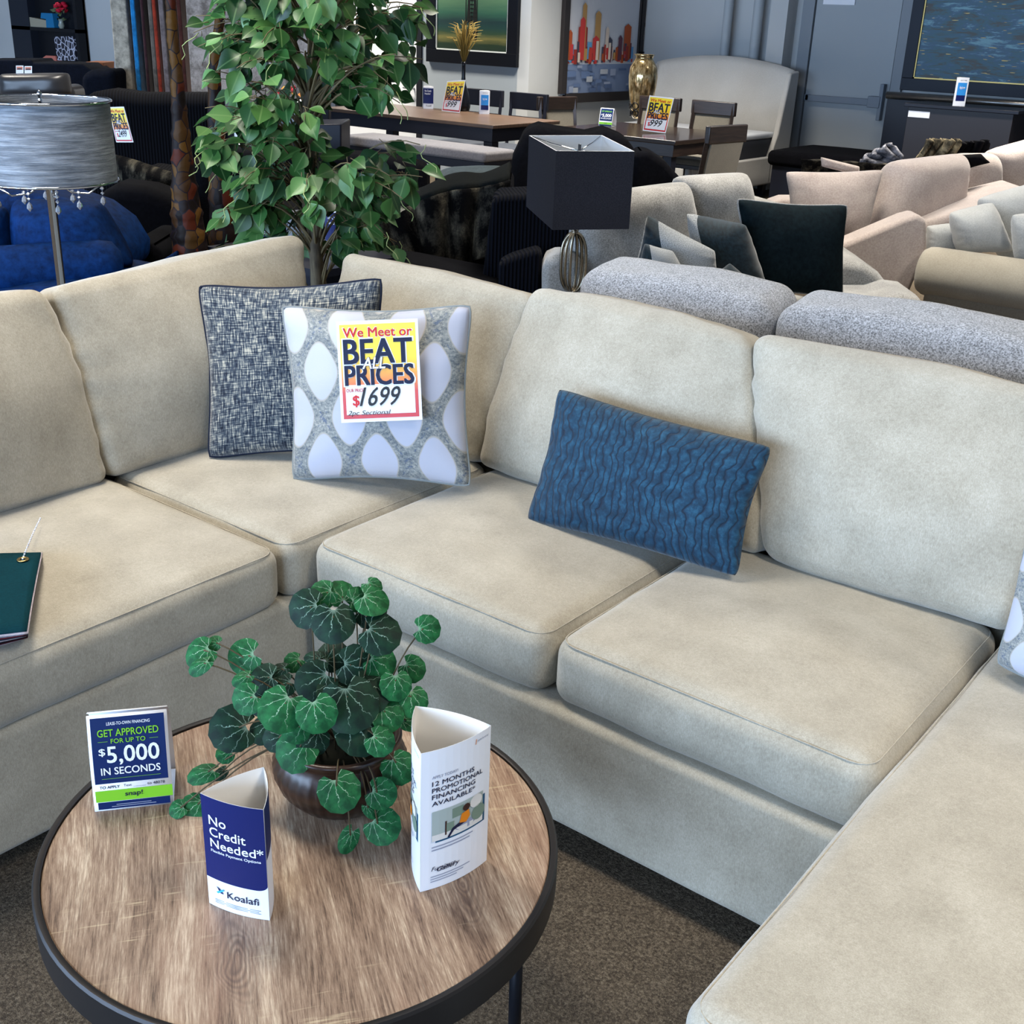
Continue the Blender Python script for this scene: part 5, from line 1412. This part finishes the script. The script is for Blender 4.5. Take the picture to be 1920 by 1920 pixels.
obj('top', MB().tube([(ca.x, 10.1, ca.z-.03), (ca.x+2.2, 10.1, ca.z-.03)], .035, 12), flat('pewter', (120, 118, 116), .3, .9), CN)
BB = thing('black_day_bench', 'low black upholstered bench in front of the grey exit door', 'bench', (-2.9, 9.9, 0))
soft('cushion', BLACKF, BB, T(-3.0, 9.75, .46), (1.0, 1.0, .14), .05, 12, (0, 0, .03)); box_thing('frame', BLKWOOD, BB, (-3.45, 9.3, .0), (-2.55, 10.2, .40))
def drape(name, label, pts, D, mat, amp=.03, dl=(0, 0, 0, 0), cat='throw', th=.03, fold=20):
    f_ = bilin(*qD(pts, D, dl))
    def g(u, v):
        return f_(u, v, amp*(math.sin(u*fold+v*3)+.5*math.sin(u*fold*.43+1.7)) )
    return obj(name, MB().grid(g, 40, 16), mat, None, True, solid=th, label=label, cat=cat)
drape('fur_throw', 'black and brown fur throw hanging behind the plump pink pillow', [(1502, 298), (1700, 310), (1700, 350), (1500, 345)], 7.6, FUR, .02)
drape('striped_throw', 'grey striped satin throw piled by the exit door', [(1610, 302), (1668, 268), (1690, 292), (1680, 312)], 7.9, FUR2, .04)
drape('striped_throw', 'black and tan striped throw over the blush sofa back', [(1738, 262), (1800, 262), (1790, 290), (1708, 312)], 7.9, FUR3, .04)
drape('fur_throw', 'black shaggy throw end lying beside the striped throws', [(1800, 268), (1852, 262), (1850, 288), (1792, 296)], 8.2, BLACKF, .03)
pillow('throw_pillow', BLACKF, None, qD([(1785, 290), (1840, 288), (1858, 305), (1810, 318)], 7.2), .08, .06, 2.2, seed=131, label='flat black pillow lying on top of the blush sofa cushions', cat='pillow')
pillow('bolster', PINKF, None, qD([(1538, 294), (1612, 312), (1612, 330), (1540, 312)], 7.4), .08, .02, 3, seed=132, label='small pale bolster behind the plump pink pillow', cat='pillow')

# ================================================================ far side of the shop: shelf, rugs, sofas
SHL = thing('bookcase', 'black open bookcase with vases and books against the far wall', 'bookcase', ony(85, 120, 6.9))
FBK = flat('black_shelf_paint', (16, 18, 24), .5)
FBL = flat('blue_black_shelf_paint', (34, 38, 48), .5)
YW = 6.98
sx0, sx1 = ony(20, 40, YW-.12).x, ony(146, 60, YW-.12).x
zs_ = [ony(90, 52, YW-.12).z, ony(90, 113, YW-.12).z]
obj('side_panel', MB().box((sx0, YW-.12, 0), (sx0+.42, YW, 2.2)), FBL, SHL, False)
obj('side_panel', MB().box((sx1-.06, YW-.12, 0), (sx1, YW, 2.2)), FBK, SHL, False)
obj('back_panel', MB().box((sx0, YW-.02, 0), (sx1, YW, 2.2)), FBK, SHL, False)
for z in (.3, zs_[1], zs_[0], zs_[0]+.5): obj('shelf', MB().box((sx0, YW-.12, z-.04), (sx1, YW, z)), FBK, SHL, False)
yv = YW-.11
def P_(px, py): return ony(px, py, yv)
def sc_px(px): return (ony(px, 60, yv)-CAM).dot(FW)/FPX
k_ = sc_px(90)
p_ = P_(68, 50); obj('book', MB().prism([P_(55, 32), P_(86, 38), P_(87, 52), P_(56, 50)], Vector((0, .08, 0))), flat('cream_book', (168, 160, 140), .7), None, False, label='cream paper booklet lying on the upper bookcase shelf', cat='book')
obj('book', MB().prism([P_(77, 24), P_(98, 25), P_(102, 52), P_(87, 52), P_(86, 36), P_(76, 34)], Vector((0, .08, 0))), flat('bright_blue_book', (30, 118, 168), .6), None, False, label='bright blue book standing beside the flower vase', cat='book')
fv = P_(116, 52); fv.z = zs_[0]
FVT = thing('flower_vase', 'small vase of red roses on the bookcase shelf', 'vase', fv)
obj('vase', MB().lathe([(4*k_, 0), (6*k_, 5*k_), (4*k_, 12*k_), (5*k_, 16*k_)], fv, 16), flat('clear_vase', (150, 156, 146), .1), FVT)
fl_ = MB(); r_ = random.Random(2)
for k in range(14):
    q_ = fv + Vector((r_.uniform(-11, 11)*k_, r_.uniform(-6, 6)*k_, r_.uniform(30, 46)*k_)); fl_.lathe([(0, -4*k_), (4.5*k_, -1*k_), (5*k_, 2*k_), (0, 4*k_)], q_, 9)
obj('roses', fl_, flat('crimson_petal', (190, 24, 52), .7), FVT)
lf_ = MB()
for k in range(16):
    q_ = fv + Vector((r_.uniform(-20, 20)*k_, r_.uniform(-5, 5)*k_, r_.uniform(14, 34)*k_)); e = Vector((r_.uniform(-1, 1), r_.uniform(-1, 1), r_.uniform(-.5, .5))).normalized()*6*k_; s_ = Vector((-e.z, 0, e.x)).normalized()*3*k_
    lf_.add([q_-e, q_+s_, q_+e, q_-s_], [(0, 1, 2, 3)])
obj('leaves', lf_, flat('dull_green_leaf', (92, 104, 72), .7), FVT, False)
M = Mat('scroll_lattice_print', .6); vo = M.n.new('ShaderNodeTexVoronoi'); vo.feature = 'DISTANCE_TO_EDGE'; vo.inputs['Scale'].default_value = 16; M.link(M.coord('Object'), vo.inputs['Vector'])
M.col(M.ramp(vo.outputs['Distance'], [(.06, (200, 200, 216)), (.10, (40, 40, 52))])); 
obj('patterned_box', MB().prism([P_(101, 69), P_(138, 68), P_(142, 114), P_(108, 113)], Vector((0, .08, 0))), M.m, None, False, label='box with white scroll pattern on the lower bookcase shelf', cat='box')
obj('paper_stack', MB().prism([P_(78, 110), P_(86, 104), P_(104, 105), P_(106, 116), P_(78, 116)], Vector((0, .08, 0))), flat('pink_papers', (206, 120, 104), .7), None, False, label='pink papers lying on the lower bookcase shelf', cat='papers')
# hanging rugs, each seen edge-on
RUGS = [(206, 236, (150, 144, 134), 'grey-beige'), (243, 252, (36, 80, 110), 'bright blue'), (262, 268, (58, 34, 34), 'maroon'), (276, 284, (92, 84, 78), 'taupe'), (284, 291, (138, 56, 30), 'rust red'), (296, 306, (112, 100, 98), 'mauve grey'), (312, 322, (84, 80, 80), 'charcoal'), (330, 338, (58, 30, 28), 'dark brown')]
def rugmat(nm, c):
    M = Mat(nm, .95, 0, .1, .2); M.col(M.ramp(M.noise(M.coord('Object'), 14, 5, .7), [(.35, tuple(int(x*.75) for x in c)), (.65, tuple(min(255, int(x*1.15)) for x in c))])); return M.m
RC = {'grey-beige': (150, 144, 132), 'bright blue': (24, 104, 156), 'maroon': (52, 30, 34), 'taupe': (88, 82, 76), 'rust red': (132, 46, 30), 'mauve grey': (104, 94, 94), 'charcoal': (72, 70, 72), 'dark brown': (66, 34, 30)}
for x0, x1, cc, nm in RUGS:
    D = 10.5
    f_ = lambda u, v, x0=x0, x1=x1: onD(x0 + (x1-x0)*u + (v*1.0)*18 + 1.5*math.sin(v*9), -30 + 215*v, D) + FH*(.02*math.sin(u*6+v*7))
    pts = [(x0-3, -30), (x1-3, -30), (x1+15, 190), (x0+15, 190)]
    poly = qD(pts, D)
    obj('hanging_rug', MB().prism(poly, FH*.6), rugmat('rug_' + nm.replace(' ', '_').replace('-', '_'), RC[nm]), None, False, label='%s rug hanging edge-on from the rug rack' % nm, cat='rug', bevel=.01)
pixprism('rug_rack', [(232, -30), (345, -30), (345, 200), (246, 200)], 11.2, .3, flat('rack_dark', (44, 46, 54), .7), None, .01, label='dark rug rack behind the hanging rugs', cat='rack', ground=True)
M = Mat('mottled_grey_rug', .95, 0, .1, .2); M.col(M.ramp(M.noise(M.coord('Object'), 9, 6, .75), [(.38, (92, 86, 82)), (.5, (128, 122, 118)), (.6, (148, 142, 138))])); MG = M.m
pixprism('display_rug', [(345, -30), (588, -30), (590, 190), (360, 190)], 10.0, .06, MG, None, .01, label='large mottled grey rug hanging flat behind the ficus tree', cat='rug')
pixprism('support_post', [(590, -30), (614, -30), (614, 230), (592, 230)], 9.9, .12, BLKMETAL, None, .005, label='slim black post beside the mottled grey rug', cat='post', ground=True)
# sofas over there
LS = thing('leather_chair', 'black leather chair top behind the drum lamp', 'armchair', onD(65, 300, 8.6))
LEA = Mat('black_leather', .35, 0, .5); LEA.col((44, 44, 46)); LEA = LEA.m
bq_ = pillow('headrest', LEA, LS, qD([(0, 138), (128, 136), (134, 178), (4, 182)], 8.5), .26, .0, 4.5, seed=141)
pixprism('backrest', [(-40, 165), (135, 160), (140, 330), (-40, 330)], 8.7, .3, LEA, LS, .06, ground=True)
NS = thing('navy_sectional', 'dark navy sectional sofa in front of the bookcase', 'sofa', onD(100, 300, 10.6))
pixprism('backrest', [(-40, 112), (58, 112), (62, 118), (155, 120), (172, 132), (208, 130), (214, 330), (-40, 330)], 10.8, .5, NAVYF, NS, .06, ground=True)
pixprism('seat_cushion', [(150, 140), (172, 130), (190, 132), (214, 128), (216, 300), (150, 300)], 10.2, .4, NAVYF, NS, .06, ground=True)
pixprism('wooden_crate', [(160, 116), (194, 117), (194, 132), (160, 130)], 11.2, .3, flat('orange_brown_wood', (120, 74, 46), .6), None, .005, label='small brown wooden box above the navy sectional', cat='box')
for k, x in enumerate((30, 46)):
    P = [onD(x, 123+k, 8.5), onD(x+14, 123+k, 8.5), onD(x+14, 139, 8.5), onD(x, 139, 8.5)]
    c = Card(bilin(*P), .002); c.rect(0, 0, 1, 1, WHITEP, 1, 1, 0); c.rect(.1, .1, .9, .5, flat('salmon_print', (196, 120, 96), .5) if k == 0 else bpy.data.materials['salmon_print'], 1, 1, 1); c.rect(.2, .3, .8, .45, BLACKP, 1, 1, 2); c.rect(.15, .6, .85, .9, INNERP, 1, 1, 1)
    t = thing('price_card', 'tiny price card on the black leather chair, %s of the pair' % ('nearer the drum lamp finial' if k else 'farther from the rugs'), 'sign', P[3]); c.done('card', t)
# white furniture glimpsed through the ficus
WC = thing('white_slat_chair', 'white slatted chair glimpsed through the ficus leaves', 'chair', onD(470, 300, 7.6))
for k in range(7): pixprism('slat', [(438+9*k, 224), (444+9*k, 222), (446+9*k, 270), (440+9*k, 272)], 7.6, .03, WHITEPAINT, WC, .003)
pixprism('seat', [(436, 272), (506, 268), (506, 282), (436, 288)], 7.5, .4, WHITEPAINT, WC, .01)
pb_ = onD(545, 236, 7.9); kk = 7.9*1.06/FPX
PT = thing('white_planter', 'white bowl planter with red and orange flowers behind the ficus', 'planter', pb_)
obj('bowl', MB().lathe([(12*kk, 0), (26*kk, 14*kk), (40*kk, 42*kk), (37*kk, 42*kk), (24*kk, 16*kk), (0, 8*kk)], pb_ - Vector((0, 0, 2*kk)), 32), WHITEPAINT, PT)
fl_ = MB(); r_ = random.Random(6)
for k in range(22):
    q_ = pb_ + Vector((r_.uniform(-32, 32)*kk, r_.uniform(-20, 20)*kk, r_.uniform(44, 62)*kk)); fl_.lathe([(0, -4*kk), (5*kk, 0), (0, 4*kk)], q_, 8, mi=k % 3)
obj('flowers', fl_, [flat('red_flower', (168, 40, 48), .7), flat('orange_flower', (204, 130, 60), .7), flat('leafy_green', (60, 84, 50), .7)], PT)
pixprism('black_console', [(420, 236), (640, 232), (640, 330), (420, 330)], 7.75, .4, BLKWOOD, None, .01, label='black console carrying the white planter behind the ficus', cat='console')
# small side table with signs and glass just behind the tree
stz = .70
ST = thing('mirrored_side_table', 'small dark side table behind the ficus trunk', 'side table', onD(570, 520, 4.9))
c_ = onD(575, 470, 5.0)
obj('tabletop', MB().box((c_.x-.35, c_.y-.25, c_.z-.03), (c_.x+.35, c_.y+.25, c_.z)), BLKWOOD, ST, False); obj('body', MB().box((c_.x-.30, c_.y-.2, 0), (c_.x+.30, c_.y+.2, c_.z-.03)), BLKWOOD, ST, False)
A_ = onz(483, 468, c_.z+.002); B_ = onz(524, 470, c_.z+.002)
A_ = onD(484, 462, 4.95); B_ = onD(524, 464, 4.95); A_.z = B_.z = c_.z+.002
tt_, ff_ = tent('tent_sign', 'navy and green tent sign glimpsed under the ficus leaves', A_, B_, .17, .03, .08); snap_face(ff_, tt_, False)
brochure('navy brochure glimpsed beside the ficus trunk', 628, 470, 34, 78, c_.z, 'navy', 4.95)
gv = onD(562, 470, 5.0); gv.z = c_.z
GT = thing('cut_glass_vase', 'cut glass vase glimpsed at the ficus trunk', 'vase', gv); kk = 5.3/FPX
obj('body', MB().lathe([(14*kk, 0), (20*kk, 10*kk), (24*kk, 60*kk), (26*kk, 66*kk), (23*kk, 66*kk), (16*kk, 12*kk)], gv, 24, ripple=lambda a, z: .05*math.sin(a*10+z*60)), CRY, GT)
vs = sc.view_settings; sc.display_settings.display_device = 'sRGB'
vs.view_transform = 'Standard'; vs.look = 'None'; vs.gamma = 1; vs.use_curve_mapping = False; vs.exposure = -0.42
sc.cycles.use_denoising = True
sc.cycles.max_bounces = 6; sc.cycles.diffuse_bounces = 3; sc.cycles.glossy_bounces = 4; sc.cycles.transmission_bounces = 6
sc.cycles.caustics_reflective = False; sc.cycles.caustics_refractive = False; sc.cycles.sample_clamp_indirect = 6
